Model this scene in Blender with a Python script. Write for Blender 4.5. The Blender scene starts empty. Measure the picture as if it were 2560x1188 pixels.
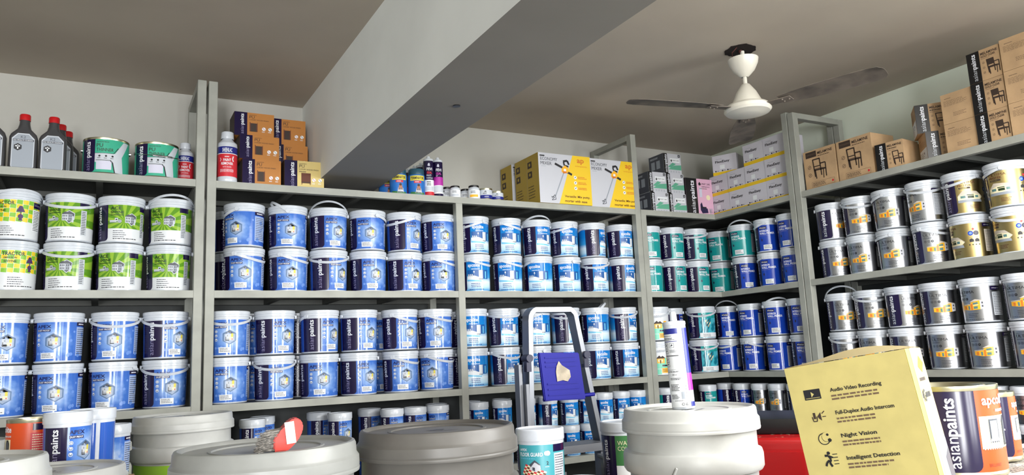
import bpy, bmesh, math, random
from mathutils import Matrix, Vector
random.seed(7)
C = bpy.context.scene.collection
S = bpy.context.scene
PI = math.pi
H0 = 1.30                      # height of the third board above the floor

# ------------------------------------------------------------------ camera, light, exposure
XW_ = 3.5136
def setup():
    cd = bpy.data.cameras.new('camera'); cam = bpy.data.objects.new('camera', cd); C.objects.link(cam)
    cd.sensor_width = 36; cd.lens = 36 * 1882.36 / 2560; cd.clip_start = 0.05
    y, p, r = math.radians(28.8173), math.radians(9.0789), math.radians(-2.5907)
    fw = Vector((math.sin(y) * math.cos(p), math.cos(y) * math.cos(p), math.sin(p)))
    rt = Vector((math.cos(y), -math.sin(y), 0)); up = rt.cross(fw)
    r2 = rt * math.cos(r) + up * math.sin(r); u2 = -rt * math.sin(r) + up * math.cos(r)
    m = Matrix((r2, u2, -fw)).transposed().to_4x4(); m.translation = Vector((0, -3.2039, H0 + 0.13))
    cam.matrix_world = m
    S.camera = cam
    w = bpy.data.worlds.new('world'); S.world = w; w.use_nodes = True
    b = w.node_tree.nodes['Background']; b.inputs[0].default_value = (0.75, 0.86, 1.0, 1); b.inputs[1].default_value = 1.2

    def area(name, loc, rot, sx, sy, power, col):
        l = bpy.data.lights.new(name, 'AREA'); l.shape = 'RECTANGLE'; l.size = sx; l.size_y = sy
        l.energy = power; l.color = col
        o = bpy.data.objects.new(name, l); o.location = loc; o.rotation_euler = rot; C.objects.link(o)
    # daylight entering through the open shop front (three bays between the piers)
    for x, sx, pw in ((-1.75, 1.1, 280), (0.45, 0.34, 70), (1.15, 0.34, 70), (2.6, 0.8, 45)):
        area('daylight_front', (x, -7.93, 1.35), (PI / 2, 0, 0), sx, 2.1, pw, (0.985, 0.99, 1.0))
    # added unseen fill panels: down for bucket highlights, up to lift the ceiling
    for x in (1.5, 2.3):
        area('fill_panel', (x, -4.1, 2.5), (0, 0, 0), 0.7, 3.4, 70, (0.985, 0.99, 1.0))
        area('fill_panel_upper', (x, -4.1, 2.54), (PI, 0, 0), 0.7, 3.4, 34, (0.985, 0.99, 1.0))
    area('fill_right_wall', (XW_ - .02, -3.6, 1.95), (PI / 2, 0, PI / 2), 1.3, 1.0, 110, (0.985, 0.99, 1.0))  # added unseen fill lamp, brightens the ceiling near the right wall
    S.view_settings.view_transform = 'Standard'; S.view_settings.look = 'None'
    S.view_settings.gamma = 1; S.view_settings.use_curve_mapping = False
    S.view_settings.exposure = 0.05
    S.cycles.use_denoising = True
    S.cycles.max_bounces = 8; S.cycles.diffuse_bounces = 5; S.cycles.glossy_bounces = 4
    S.cycles.caustics_reflective = False; S.cycles.caustics_refractive = False
    S.cycles.sample_clamp_indirect = 6
setup()

# ------------------------------------------------------------------ materials
def lin(c):
    return tuple(((v / 255) / 12.92 if v / 255 <= .04045 else ((v / 255 + .055) / 1.055) ** 2.4) for v in c) + (1,)
_M = {}
def mat(name, col, rough=.45, metal=0., spec=.5, noise=0., nscale=20., bump=0., coat=0.):
    if name in _M: return _M[name]
    m = bpy.data.materials.new(name); m.use_nodes = True; nt = m.node_tree; b = nt.nodes['Principled BSDF']
    b.inputs['Base Color'].default_value = lin(col); b.inputs['Roughness'].default_value = rough
    b.inputs['Metallic'].default_value = metal; b.inputs['Specular IOR Level'].default_value = spec
    b.inputs['Coat Weight'].default_value = coat
    if noise or bump:
        tc = nt.nodes.new('ShaderNodeTexCoord'); n = nt.nodes.new('ShaderNodeTexNoise')
        n.inputs['Scale'].default_value = nscale; n.inputs['Detail'].default_value = 6
        nt.links.new(tc.outputs['Object'], n.inputs['Vector'])
        if noise:
            mx = nt.nodes.new('ShaderNodeMix'); mx.data_type = 'RGBA'
            mx.inputs[6].default_value = lin([max(0, v * (1 - noise)) for v in col]); mx.inputs[7].default_value = lin([min(255, v * (1 + noise * .6)) for v in col])
            rp = nt.nodes.new('ShaderNodeMapRange'); rp.inputs[1].default_value = .35; rp.inputs[2].default_value = .65
            nt.links.new(n.outputs['Fac'], rp.inputs[0]); nt.links.new(rp.outputs[0], mx.inputs[0]); nt.links.new(mx.outputs[2], b.inputs['Base Color'])
        if bump:
            bp = nt.nodes.new('ShaderNodeBump'); bp.inputs['Strength'].default_value = bump; bp.inputs['Distance'].default_value = .002
            nt.links.new(n.outputs['Fac'], bp.inputs['Height']); nt.links.new(bp.outputs[0], b.inputs['Normal'])
    _M[name] = m; return m

def uvmat(name, rough, metal, build):
    """a printed pattern driven by the artwork's own UV (x and y in label heights)"""
    m = bpy.data.materials.new(name); m.use_nodes = True; nt = m.node_tree; b = nt.nodes['Principled BSDF']
    b.inputs['Roughness'].default_value = rough; b.inputs['Metallic'].default_value = metal
    tc = nt.nodes.new('ShaderNodeUVMap'); sp = nt.nodes.new('ShaderNodeSeparateXYZ'); nt.links.new(tc.outputs[0], sp.inputs[0])
    def math_(op, a, c=None):
        n = nt.nodes.new('ShaderNodeMath'); n.operation = op
        for i, v in enumerate((a, c)):
            if v is None: continue
            if isinstance(v, (int, float)): n.inputs[i].default_value = v
            else: nt.links.new(v, n.inputs[i])
        return n.outputs[0]
    def ramp(f, stops):
        r = nt.nodes.new('ShaderNodeValToRGB'); e = r.color_ramp.elements
        while len(e) > 1: e.remove(e[0])
        e[0].position = stops[0][0]; e[0].color = lin(stops[0][1])
        for p, c in stops[1:]:
            q = e.new(p); q.color = lin(c)
        nt.links.new(f, r.inputs[0]); return r.outputs[0]
    nt.links.new(build(nt, sp.outputs[0], sp.outputs[1], math_, ramp), b.inputs['Base Color'])
    _M[name] = m; return m

PR = .11   # roughness of the glossy printed sleeves
def _apex(nt, x, y, ma, ramp):
    dx = ma('SUBTRACT', x, .49); dy = ma('SUBTRACT', y, .5)
    d = ma('SQRT', ma('ADD', ma('MULTIPLY', dx, dx), ma('MULTIPLY', dy, dy)))
    n = nt.nodes.new('ShaderNodeTexNoise'); n.inputs['Scale'].default_value = 6
    d2 = ma('ADD', d, ma('MULTIPLY', ma('SUBTRACT', n.outputs['Fac'], .5), .3))
    return ramp(d2, [(.12, (190, 208, 236)), (.3, (118, 158, 222)), (.45, (68, 116, 202)), (.9, (50, 94, 186))])
uvmat('print_hexagon_blue', PR, 0, _apex)
def _rays(nt, x, y, ma, ramp):
    a = ma('ARCTAN2', ma('SUBTRACT', y, .55), ma('SUBTRACT', x, .42))
    return ramp(ma('ADD', ma('MULTIPLY', ma('SINE', ma('MULTIPLY', a, 13)), .5), .5), [(.4, (92, 146, 36)), (.6, (146, 186, 58))])
uvmat('print_green_rays', PR, 0, _rays)
def _bed(nt, x, y, ma, ramp):
    return ramp(y, [(.0, (40, 150, 215)), (.12, (190, 225, 245)), (.3, (225, 240, 250)), (.45, (60, 160, 220)), (.72, (20, 130, 208)), (1, (14, 118, 205))])
uvmat('print_sky_blue', PR, 0, _bed)
def _wave(nt, x, y, ma, ramp):
    w = nt.nodes.new('ShaderNodeTexWave'); w.inputs['Scale'].default_value = 2.2; w.inputs['Distortion'].default_value = 9
    return ramp(w.outputs['Fac'], [(.2, (22, 118, 140)), (.8, (70, 178, 196))])
uvmat('print_teal_wave', PR, 0, _wave)

def mt(k):
    T = dict(
        white=((222, 226, 230), .35), sticker=((232, 236, 240), .5), navy=((26, 16, 58), .18), brand_dim=((138, 132, 168), .3), brand_white=((235, 238, 245), .35),
        title_navy=((16, 18, 80), .3), grey=((150, 158, 168), .4), dkgrey=((70, 74, 84), .4), ltgrey=((196, 202, 210), .4), ink=((28, 28, 34), .5), greek=((70, 72, 82), .5),
        hexdark=((86, 118, 160), .35), hexlight=((150, 168, 196), .3), bubble=((110, 150, 222), .3), infoblue=((165, 185, 225), .35), yellow=((226, 210, 70), .4),
        lime=((150, 200, 56), .35), dgreen=((26, 50, 20), .4), tract_y=((236, 206, 40), .35), tract_g=((128, 190, 50), .35), purple=((74, 44, 96), .4),
        bedwall=((22, 88, 160), .3), cyan=((120, 200, 236), .3), teal=((30, 152, 152), PR), primer=((26, 66, 176), PR), tag=((30, 22, 66), .35),
        orange=((248, 182, 44), .3), dorange=((214, 120, 44), .35), roof=((206, 196, 180), .4), glass=((90, 130, 130), .25), mint=((120, 214, 184), .35), cream=((236, 228, 190), .4),
        red=((205, 40, 52), .4), kr_ink=((58, 44, 36), .6), kr_ink2=((110, 88, 68), .6), black=((18, 18, 20), .35), pink=((226, 178, 204), .45), brown=((96, 46, 24), .45), wood=((186, 122, 52), .5), woodlt=((214, 192, 122), .5),
        magenta=((178, 44, 160), .35), sgreen=((96, 172, 142), .4), boxwhite=((198, 200, 208), .45), boxyellow=((238, 198, 36), .45), boxside=((176, 148, 48), .5), tealtin=((60, 172, 140), .3), lilac=((206, 206, 224), .4),
        wgreen=((66, 124, 72), .35), fguard=((66, 158, 170), .35), bluetub=((40, 110, 190), .35), orangetin=((222, 78, 24), .3), skin=((170, 110, 80), .5), flexw=((208, 206, 216), .5), paper=((226, 224, 214), .7), dkblue=((30, 40, 130), .35))
    if k in ('silver', 'gold', 'chrome', 'tinmetal', 'aluminium'):
        v = dict(silver=((176, 178, 182), .3), gold=((186, 166, 112), .32), chrome=((210, 210, 214), .15), tinmetal=((190, 186, 160), .28), aluminium=((122, 124, 130), .36))[k]
        return mat(k, v[0], v[1], metal=1)
    c, r = T[k]; return mat('print_' + k, c, r)

M_plastic = mat('white_plastic', (208, 214, 222), .25, noise=.03, nscale=30)
M_plastic2 = mat('pail_plastic_white', (140, 142, 139), .38, noise=.05, nscale=14, bump=.05)
M_pailgrey = mat('pail_plastic_grey', (92, 90, 86), .42, noise=.06, nscale=14, bump=.05)
M_rack = mat('rack_paint', (160, 162, 154), .5, noise=.06, nscale=9, bump=.1)
M_backshade = mat('rack_back_shade', (52, 56, 56), .6, noise=.1, nscale=5)  # dark tone paints in the deep shade behind the shelves
M_sheet = mat('rack_sheet_dark', (84, 86, 82), .6, noise=.1, nscale=6)  # board sheets and cross bars, darker than the front rails
M_kraft = mat('kraft_card', (190, 158, 120), .75, noise=.06, nscale=12)

# ------------------------------------------------------------------ mesh helpers
def finish(me, ang=35):
    bm = bmesh.new(); bm.from_mesh(me)
    for f in bm.faces: f.smooth = True
    for e in bm.edges:
        if len(e.link_faces) == 2: e.smooth = e.calc_face_angle(0) < math.radians(ang)
    bm.to_mesh(me); bm.free()

def mk(name, bm, mats, parent=None, loc=(0, 0, 0), rot=(0, 0, 0), smooth=True):
    me = bpy.data.meshes.new(name); bmesh.ops.recalc_face_normals(bm, faces=bm.faces[:]); bm.to_mesh(me); bm.free()
    if not isinstance(mats, (list, tuple)): mats = [mats]
    for m in mats: me.materials.append(m)
    if smooth: finish(me)
    return link(name, me, parent, loc, rot)
def link(name, me, parent=None, loc=(0, 0, 0), rot=(0, 0, 0)):
    o = bpy.data.objects.new(name, me); C.objects.link(o); o.parent = parent; o.location = loc; o.rotation_euler = rot
    return o
def tag(o, label, cat, group=None, kind=None):
    o['label'] = label; o['category'] = cat
    if group: o['group'] = group
    if kind: o['kind'] = kind
    return o
def thing(name, label, cat, loc=(0, 0, 0), rotz=0, group=None):
    o = bpy.data.objects.new(name, None); C.objects.link(o); o.location = loc; o.rotation_euler = (0, 0, rotz); o.empty_display_size = .05
    return tag(o, label, cat, group)
def struct(name, bm, m, parent=None):
    o = mk(name, bm, m, parent)
    if parent is None: o['kind'] = 'structure'
    return o

def box(bm, x0, x1, y0, y1, z0, z1, mi=0, M=None):
    vs = [bm.verts.new((x, y, z)) for z in (z0, z1) for x, y in ((x0, y0), (x1, y0), (x1, y1), (x0, y1))]
    if M is not None:
        for v in vs: v.co = M @ v.co
    for q in ((0, 3, 2, 1), (4, 5, 6, 7), (0, 1, 5, 4), (1, 2, 6, 5), (2, 3, 7, 6), (3, 0, 4, 7)):
        f = bm.faces.new([vs[i] for i in q]); f.material_index = mi
    return vs
def boxbm(*a, bevel=0, seg=2):
    bm = bmesh.new(); box(bm, *a)
    if bevel: bmesh.ops.bevel(bm, geom=bm.edges[:], offset=bevel, segments=seg, affect='EDGES', profile=.6)
    return bm
def lathe(prof, seg=40, bm=None, mi=0, c=(0, 0), closed=False):
    """prof: (r, z[, material]) from bottom to top; r = 0 closes the end"""
    bm = bm or bmesh.new(); rings = []
    for p in prof:
        if p[0] < 1e-6: rings.append([bm.verts.new((c[0], c[1], p[1]))])
        else: rings.append([bm.verts.new((c[0] + p[0] * math.cos(2 * PI * i / seg), c[1] + p[0] * math.sin(2 * PI * i / seg), p[1])) for i in range(seg)])
    for k in range(len(rings) - 1):
        a, b = rings[k], rings[k + 1]; m_ = prof[k + 1][2] if len(prof[k + 1]) > 2 else mi
        for i in range(seg):
            j = (i + 1) % seg
            if len(a) == 1 and len(b) == 1: continue
            if len(a) == 1: f = bm.faces.new((a[0], b[j], b[i]))
            elif len(b) == 1: f = bm.faces.new((a[i], a[j], b[0]))
            else: f = bm.faces.new((a[i], a[j], b[j], b[i]))
            f.material_index = m_
    return bm
def tube(bm, pts, r, seg=8, closed=False, mi=0):
    pts = [Vector(p) for p in pts]; rings = []; n = len(pts)
    for i, p in enumerate(pts):
        t = (pts[(i + 1) % n] - pts[i - 1]) if closed else (pts[min(i + 1, n - 1)] - pts[max(i - 1, 0)])
        t.normalize(); a = t.orthogonal() if i == 0 else None
        if a is None:
            a = pa - t * pa.dot(t)
        a.normalize(); pa = a; b = t.cross(a)
        rr = r[i] if isinstance(r, (list, tuple)) else r
        rings.append([bm.verts.new(p + (a * math.cos(2 * PI * k / seg) + b * math.sin(2 * PI * k / seg)) * rr) for k in range(seg)])
    for i in range(n if closed else n - 1):
        A, B = rings[i], rings[(i + 1) % n]
        for k in range(seg):
            f = bm.faces.new((A[k], A[(k + 1) % seg], B[(k + 1) % seg], B[k])); f.material_index = mi
    if not closed: bm.faces.new(rings[0][::-1]).material_index = mi; bm.faces.new(rings[-1]).material_index = mi
    return bm
def strip(bm, pts, nrm, wv, w, t):
    """a flat band along pts; nrm[i] = outward direction, wv = direction of its width"""
    rings = []
    for p, n_ in zip(pts, nrm):
        p = Vector(p); n_ = Vector(n_).normalized(); u = Vector(wv)
        rings.append([bm.verts.new(p + n_ * a * t / 2 + u * b * w / 2) for a, b in ((-1, -1), (1, -1), (1, 1), (-1, 1))])
    for A, B in zip(rings, rings[1:]):
        for k in range(4): bm.faces.new((A[k], A[(k + 1) % 4], B[(k + 1) % 4], B[k]))
    bm.faces.new(rings[0][::-1]); bm.faces.new(rings[-1])
def loft(sections, bm=None, mi=0, n=6):
    """rounded-rectangle sections (z, half x, half y, corner radius)"""
    bm = bm or bmesh.new(); rings = []
    for z, a, b, c in sections:
        c = min(c, a, b); r = []
        for q, (sx, sy) in enumerate(((1, 1), (-1, 1), (-1, -1), (1, -1))):
            for i in range(n + 1):
                t = (q + i / n) * PI / 2; r.append(bm.verts.new((sx * (a - c) + c * math.cos(t), sy * (b - c) + c * math.sin(t), z)))
        rings.append(r)
    for A, B in zip(rings, rings[1:]):
        for i in range(len(A)): bm.faces.new((A[i], A[(i + 1) % len(A)], B[(i + 1) % len(A)], B[i])).material_index = mi
    bm.faces.new(rings[0][::-1]).material_index = mi; bm.faces.new(rings[-1]).material_index = mi
    return bm

# ------------------------------------------------------------------ printed artwork: flat shapes and lettering laid on cylinders or box faces
_T = {}
def glyphs(s, bold):
    k = (s, bold)
    if k in _T: return _T[k]
    cu = bpy.data.curves.new('t', 'FONT'); cu.body = s; cu.size = 1; cu.resolution_u = 2; cu.offset = .022 if bold else 0
    o = bpy.data.objects.new('t', cu); C.objects.link(o); dg = bpy.context.evaluated_depsgraph_get(); dg.update()
    me = bpy.data.meshes.new_from_object(o.evaluated_get(dg))
    v = [(p.co.x, p.co.y) for p in me.vertices]; f = [tuple(p.vertices) for p in me.polygons]
    bpy.data.objects.remove(o); bpy.data.curves.remove(cu); bpy.data.meshes.remove(me)
    bb = (min(p[0] for p in v), min(p[1] for p in v), max(p[0] for p in v), max(p[1] for p in v))
    _T[k] = (v, f, bb); return _T[k]

class Art:
    def __init__(s, kx, ky): s.kx, s.ky, s.it = kx, ky, []
    def add(s, m, vs, fs, L): s.it.append((m, vs, fs, L))
    def P(s, m, pts, L=1): s.add(m, [(x * s.kx, y * s.ky) for x, y in pts], [tuple(range(len(pts)))], L)
    def R(s, m, x0, y0, x1, y1, L=1): s.P(m, [(x0, y0), (x1, y0), (x1, y1), (x0, y1)], L)
    def E(s, m, cx, cy, r, L=2, n=14, ry=None):
        s.add(m, [(cx * s.kx + r * math.cos(2 * PI * i / n), cy * s.ky + (ry or r) * math.sin(2 * PI * i / n)) for i in range(n)], [tuple(range(n))], L)
    def Ln(s, m, pts, w, L=2):
        q = [Vector((x * s.kx, y * s.ky)) for x, y in pts]
        for a, b in zip(q, q[1:]):
            d = (b - a); d.normalize(); n = Vector((-d.y, d.x)) * w / 2
            s.add(m, [tuple(a - n), tuple(b - n), tuple(b + n), tuple(a + n)], [(0, 1, 2, 3)], L)
    def T(s, t, x0, y0, x1, y1, m, L=3, bold=False, vert=False):
        """text fitted to the box; vert: reads from bottom to top"""
        v, f, b = glyphs(t, bold); W, Hh = b[2] - b[0], b[3] - b[1]
        X0, Y0, X1, Y1 = x0 * s.kx, y0 * s.ky, x1 * s.kx, y1 * s.ky
        if vert: vs = [(X1 - (p[1] - b[1]) / Hh * (X1 - X0), Y0 + (p[0] - b[0]) / W * (Y1 - Y0)) for p in v]
        else: vs = [(X0 + (p[0] - b[0]) / W * (X1 - X0), Y0 + (p[1] - b[1]) / Hh * (Y1 - Y0)) for p in v]
        s.add(m, vs, f, L)
    def brand(s, xc, y0, y1, dim='brand_dim', wh='brand_white', L=3, aspect=1.0):
        a, fa, ba = glyphs('asian', False); p, fp, bp = glyphs('paints', True)
        gap = .04; W = ba[2] - ba[0] + gap + bp[2] - bp[0]; k = (y1 - y0) * s.ky / W
        X = xc * s.kx + .25 * k * aspect
        s.add(dim, [(X - q[1] * k * aspect, y0 * s.ky + (q[0] - ba[0]) * k) for q in a], fa, L)
        s.add(wh, [(X - q[1] * k * aspect, y0 * s.ky + (ba[2] - ba[0] + gap + q[0] - bp[0]) * k) for q in p], fp, L)
    def brand_h(s, x0, x1, y, m='brand_white', L=3):
        s.T('asianpaints', x0, y, x1, y + .0, m, L) if 0 else None
    def greek(s, m, x0, y0, x1, y1, rows, L=3, seed=1, fill=.85, fat=.55):
        """lines of print too fine to read"""
        rg = random.Random(seed); dy = (y1 - y0) / rows
        for r in range(rows):
            x = x0; end = x0 + (x1 - x0) * rg.uniform(fill - .15, 1)
            while x < end:
                w = (x1 - x0) * rg.uniform(.04, .13); e = min(x + w, end)
                s.R(m, x, y1 - (r + .5 + fat / 2) * dy, e, y1 - (r + .5 - fat / 2) * dy, L); x = e + (x1 - x0) * .025
    def mesh(s, name, fn, nf=None, step=None, eps=.00025):
        """fn(x, y, height above the surface) -> point; the artwork is cut every `step` metres so that it follows the curve"""
        by = {}
        for m, vs, fs, L in s.it: by.setdefault(m, []).append((vs, fs, L))
        bm = bmesh.new(); mats = []
        for i, (m, li) in enumerate(by.items()):
            mats.append(_M[m] if m in _M else mt(m))
            for vs, fs, L in li:
                V = [bm.verts.new((x, y, L * eps)) for x, y in vs]
                for f in fs:
                    try:
                        q = bm.faces.new([V[k] for k in f]); q.material_index = i
                        q.normal_update()
                        if q.normal.z < 0: q.normal_flip()
                    except ValueError: pass
        if step:
            xs = [v.co.x for v in bm.verts]; k0, k1 = math.floor(min(xs) / step), math.ceil(max(xs) / step)
            for k in range(k0, k1 + 1):
                bmesh.ops.bisect_plane(bm, geom=bm.verts[:] + bm.edges[:] + bm.faces[:], plane_co=(k * step, 0, 0), plane_no=(1, 0, 0), dist=1e-6)
        uv = bm.loops.layers.uv.new('UVMap')
        for f in bm.faces:
            for l in f.loops: l[uv].uv = (l.vert.co.x / s.ky, l.vert.co.y / s.ky)
        nn = []
        for v in bm.verts:
            x, y, h = v.co
            if nf: nn.append(nf(x, y))
            v.co = fn(x, y, h)
        me = bpy.data.meshes.new(name); bm.to_mesh(me); bm.free()
        for m in mats: me.materials.append(m)
        if nf:
            for p in me.polygons: p.use_smooth = True
            me.normals_split_custom_set_from_vertices(nn)
        return me
    def on_cyl(s, name, r0, r1, z0):
        Rn = (r0 + r1) / 2; Hh = s.ky
        def fn(x, y, h):
            r = r0 + (r1 - r0) * y / Hh + h; a = x / Rn
            return (r * math.sin(a), -r * math.cos(a), z0 + y)
        return s.mesh(name, fn, lambda x, y: (math.sin(x / Rn), -math.cos(x / Rn), 0), step=math.radians(6) * Rn)
def cyl_art(R, H): return Art(R * PI / 180, H)

# ---- label designs (x in degrees round the tub from the dark band's edge, y in label heights)
def band(A, col='navy', x0=-60, br=True, y0=.0, b0=.06, b1=.96, asp=1.0, dim='brand_dim'):
    c = 10
    pts = [(x0, 1), (x0, y0), (-c, y0)] + [(-c + c * math.sin(t), y0 + .1 - .1 * math.cos(t)) for t in (.4, .8, 1.2, PI / 2)] + [(0, 1)]
    A.P(col, pts, 1); A.brand((x0 + 0) / 2 + 2, b0, b1, dim=dim, aspect=asp)
def info(A, x0=103, x1=146, cap='navy', body='infoblue', y0=.12):
    A.R(cap, x0, .9, x1 + 6, 1.0, 1); A.greek('brand_white', x0 + 6, .93, x1 - 4, .965, 1, 2, fat=.9)
    A.R(body, x0, y0, x1, .87, 1); A.greek('greek', x0 + 3, y0 + .03, x1 - 3, .84, 13, 2, 5, fat=.35)
def hexp(cx, cy, kx, ky, r): return [(cx + r * math.sin(i * PI / 3) / kx, cy + r * math.cos(i * PI / 3) / ky) for i in range(6)]
def art_apex(R, H):
    A = cyl_art(R, H); A.R('print_hexagon_blue', -172, 0, 172, 1, 0); band(A)
    A.T('APEX', 4, .845, 42, .93, 'title_navy', bold=True); A.R('title_navy', 4, .755, 40, .82); A.T('DUST PROOF', 6, .768, 38, .807, 'brand_white', 3, True)
    rc = .042 * H
    for i, y in enumerate((.665, .545, .425)):
        A.E('sticker', 9, y, rc, 2); A.E('hexdark', 9, y, rc * .75, 3); A.E('sticker', 9, y + .006 * i, rc * .5, 4, 6)
    r = .215 * H
    A.P('hexdark', hexp(47, .5, A.kx, A.ky, r), 1); A.P('hexlight', hexp(47, .49, A.kx, A.ky, r * .82), 2)
    A.P('dkgrey', [(34, .6), (47, .69), (60, .6)], 2)
    A.R('ltgrey', 35.5, .42, 52, .58, 3); A.R('ltgrey', 35.5, .4, 58, .45, 3); A.R('yellow', 51, .5, 57, .6, 4); A.R('cream', 46, .43, 57, .5, 4); A.R('dkgrey', 36.5, .4, 38, .51, 5); A.R('grey', 40, .52, 43, .56, 5); A.R('ink', 36, .395, 46, .415, 5); A.R('red', 53, .42, 55, .46, 5)
    A.R('sticker', 17, .055, 52, .215, 3); A.greek('ink', 20, .08, 49, .2, 3, 4, 3, fat=.4)
    rg = random.Random(4)
    for _ in range(16):
        A.P('bubble', hexp(rg.uniform(68, 162), rg.uniform(.08, .9), A.kx, A.ky, H * rg.uniform(.03, .075)), 1)
    for _ in range(5): A.P('bubble', hexp(rg.uniform(5, 60), rg.uniform(.05, .28), A.kx, A.ky, H * rg.uniform(.03, .06)), 1)
    info(A); return A
def art_ace(R, H):
    A = cyl_art(R, H); A.R('white', -180, 0, 180, .34, 0); A.R('print_green_rays', -180, .34, 180, 1, 0); band(A, 'navy')
    A.T('ACE', 7, .86, 33, .95, 'dgreen', bold=True); A.T('SHYNE', 7, .755, 40, .83, 'dgreen', bold=True); A.greek('dgreen', 7, .7, 40, .73, 1, 3, 2, fat=.8)
    A.R('ltgrey', 5, .52, 22, .57, 2); A.R('ltgrey', 18, .54, 26, .63, 2); A.E('grey', 30, .54, .05 * H, 2); A.R('ink', 20, .57, 24, .6, 3); A.R('grey', 5, .5, 30, .52, 3)
    A.P('ltgrey', [(46, .7), (60, .78), (73, .7), (72, .53), (60, .42), (48, .53)], 1); A.P('dkgrey', [(48, .69), (60, .76), (71.5, .69), (70, .54), (60, .44), (50, .54)], 2)
    A.P('dkgrey', [(42, .67), (50, .74), (62, .72), (68, .67)], 3); A.R('ltgrey', 43, .5, 57, .67, 4); A.R('grey', 57, .5, 67, .67, 4)
    for x in (45, 49, 53, 59, 63): A.R('dkgrey', x, .6, x + 2, .65, 5); A.R('dkgrey', x, .52, x + 2, .57, 5)
    A.R('ltgrey', 66, .45, 70, .62, 4)
    A.greek('greek', 14, .08, 48, .3, 4, 2, 8, .8, .35); A.greek('ink', 14, .04, 80, .07, 1, 2, 9, 1, .7)
    A.R('ltgrey', 88, .12, 104, .8, 1); A.greek('ink', 90, .14, 102, .78, 14, 2, 3, fat=.4); A.R('navy', 84, .86, 112, 1, 1); return A
def art_tractor(R, H):
    A = cyl_art(R, H); A.R('white', -180, 0, 180, 1, 0)
    xs = [-60 + i * 14 for i in range(13)]
    for i, x in enumerate(xs):
        for j in range(5):
            y0 = .42 + j * .116
            A.P('tract_y' if (i + j) % 2 else 'tract_g', [(x, y0 + .01), (x + 13, y0 - .005), (x + 14, y0 + .11), (x + 1, y0 + .116)], 1)
    A.T('TRACTOR', -2, .86, 48, .96, 'dgreen', 3, True); A.T('EMULSION', 2, .78, 30, .83, 'dgreen', 3, True); A.T('SHYNE', 2, .68, 30, .74, 'dgreen', 3, True)
    A.P('purple', [(52, .68), (72, .68), (65, .84), (59, .84)], 3); A.R('purple', 61, .62, 63, .69, 3); A.E('purple', 62, .56, .062 * H, 3); A.P('purple', [(57, .45), (67, .45), (64, .53), (60, .53)], 3)
    A.greek('greek', 12, .1, 50, .32, 4, 2, 8, .8, .35); A.greek('ink', 5, .05, 80, .08, 1, 2, 9, 1, .7)
    A.R('navy', 94, .82, 122, .98, 2); A.T('asianpaints', 97, .87, 119, .93, 'brand_dim', 3)
    A.R('sticker', 92, .2, 120, .78, 2); A.greek('ink', 95, .22, 117, .76, 13, 3, 6, .9, .4)
    A.R('navy', -110, 0, -62, 1, 1); return A
def art_bed(R, H):
    A = cyl_art(R, H); A.R('print_sky_blue', -180, 0, 180, 1, 0); band(A)
    A.R('bedwall', 3, .4, 88, .71, 1)
    A.T('apcolite', 7, .78, 53, .94, 'brand_white', 3, True); A.T('PREMIUM EMULSION', 20, .725, 52, .757, 'brand_white', 3, True)
    A.P('sticker', [(3, .33), (60, .3), (52, .45), (30, .52), (3, .5)], 2); A.P('cyan', [(3, .33), (60, .3), (58, .345), (3, .39)], 3)
    for x in (6, 13, 20): A.P('ltgrey', [(x, .49), (x + 6, .49), (x + 5, .57), (x + 1, .57)], 3)
    A.P('sticker', [(27, .62), (33, .62), (31.5, .68), (28.5, .68)], 3); A.R('sticker', 29.6, .54, 30.4, .62, 3)
    A.R('sticker', 48, .39, 58, .7, 4); A.R('ltgrey', 58, .39, 64, .7, 4); A.R('grey', 53, .41, 53.6, .68, 5); A.R('ink', 48, .385, 64, .4, 5); A.R('cyan', 74, .42, 80, .66, 2)
    A.greek('dkblue', 18, .1, 56, .27, 3, 3, 5, .9, .4); A.greek('dkblue', 10, .03, 70, .06, 1, 3, 6, 1, .7)
    return A
def art_primer(R, H, base, w1):
    A = cyl_art(R, H); A.R(base, -180, 0, 180, 1, 0); band(A, dim='ltgrey')
    A.R('tag', 6, .84, 40, .945, 1); A.E('brand_white', 11, .892, .02 * H, 3, 8); A.T('TruCare', 14, .865, 37, .92, 'brand_white', 3, True)
    A.T(w1, 6, .735, 48, .81, 'brand_white', 3, True); A.T('WALL PRIMER', 6, .635, 76, .715, 'brand_white', 3, True); A.greek('brand_dim', 6, .585, 60, .6, 1, 3, 3, fat=.8)
    A.P('tag', [(10, .42), (15, .48), (20, .42)], 2); A.R('tag', 12, .38, 18, .42, 2)
    A.R('sticker', 20, .05, 60, .23, 3); A.greek('ink', 24, .08, 56, .21, 3, 4, 3, fat=.4)
    info(A, body='ltgrey'); return A
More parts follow.
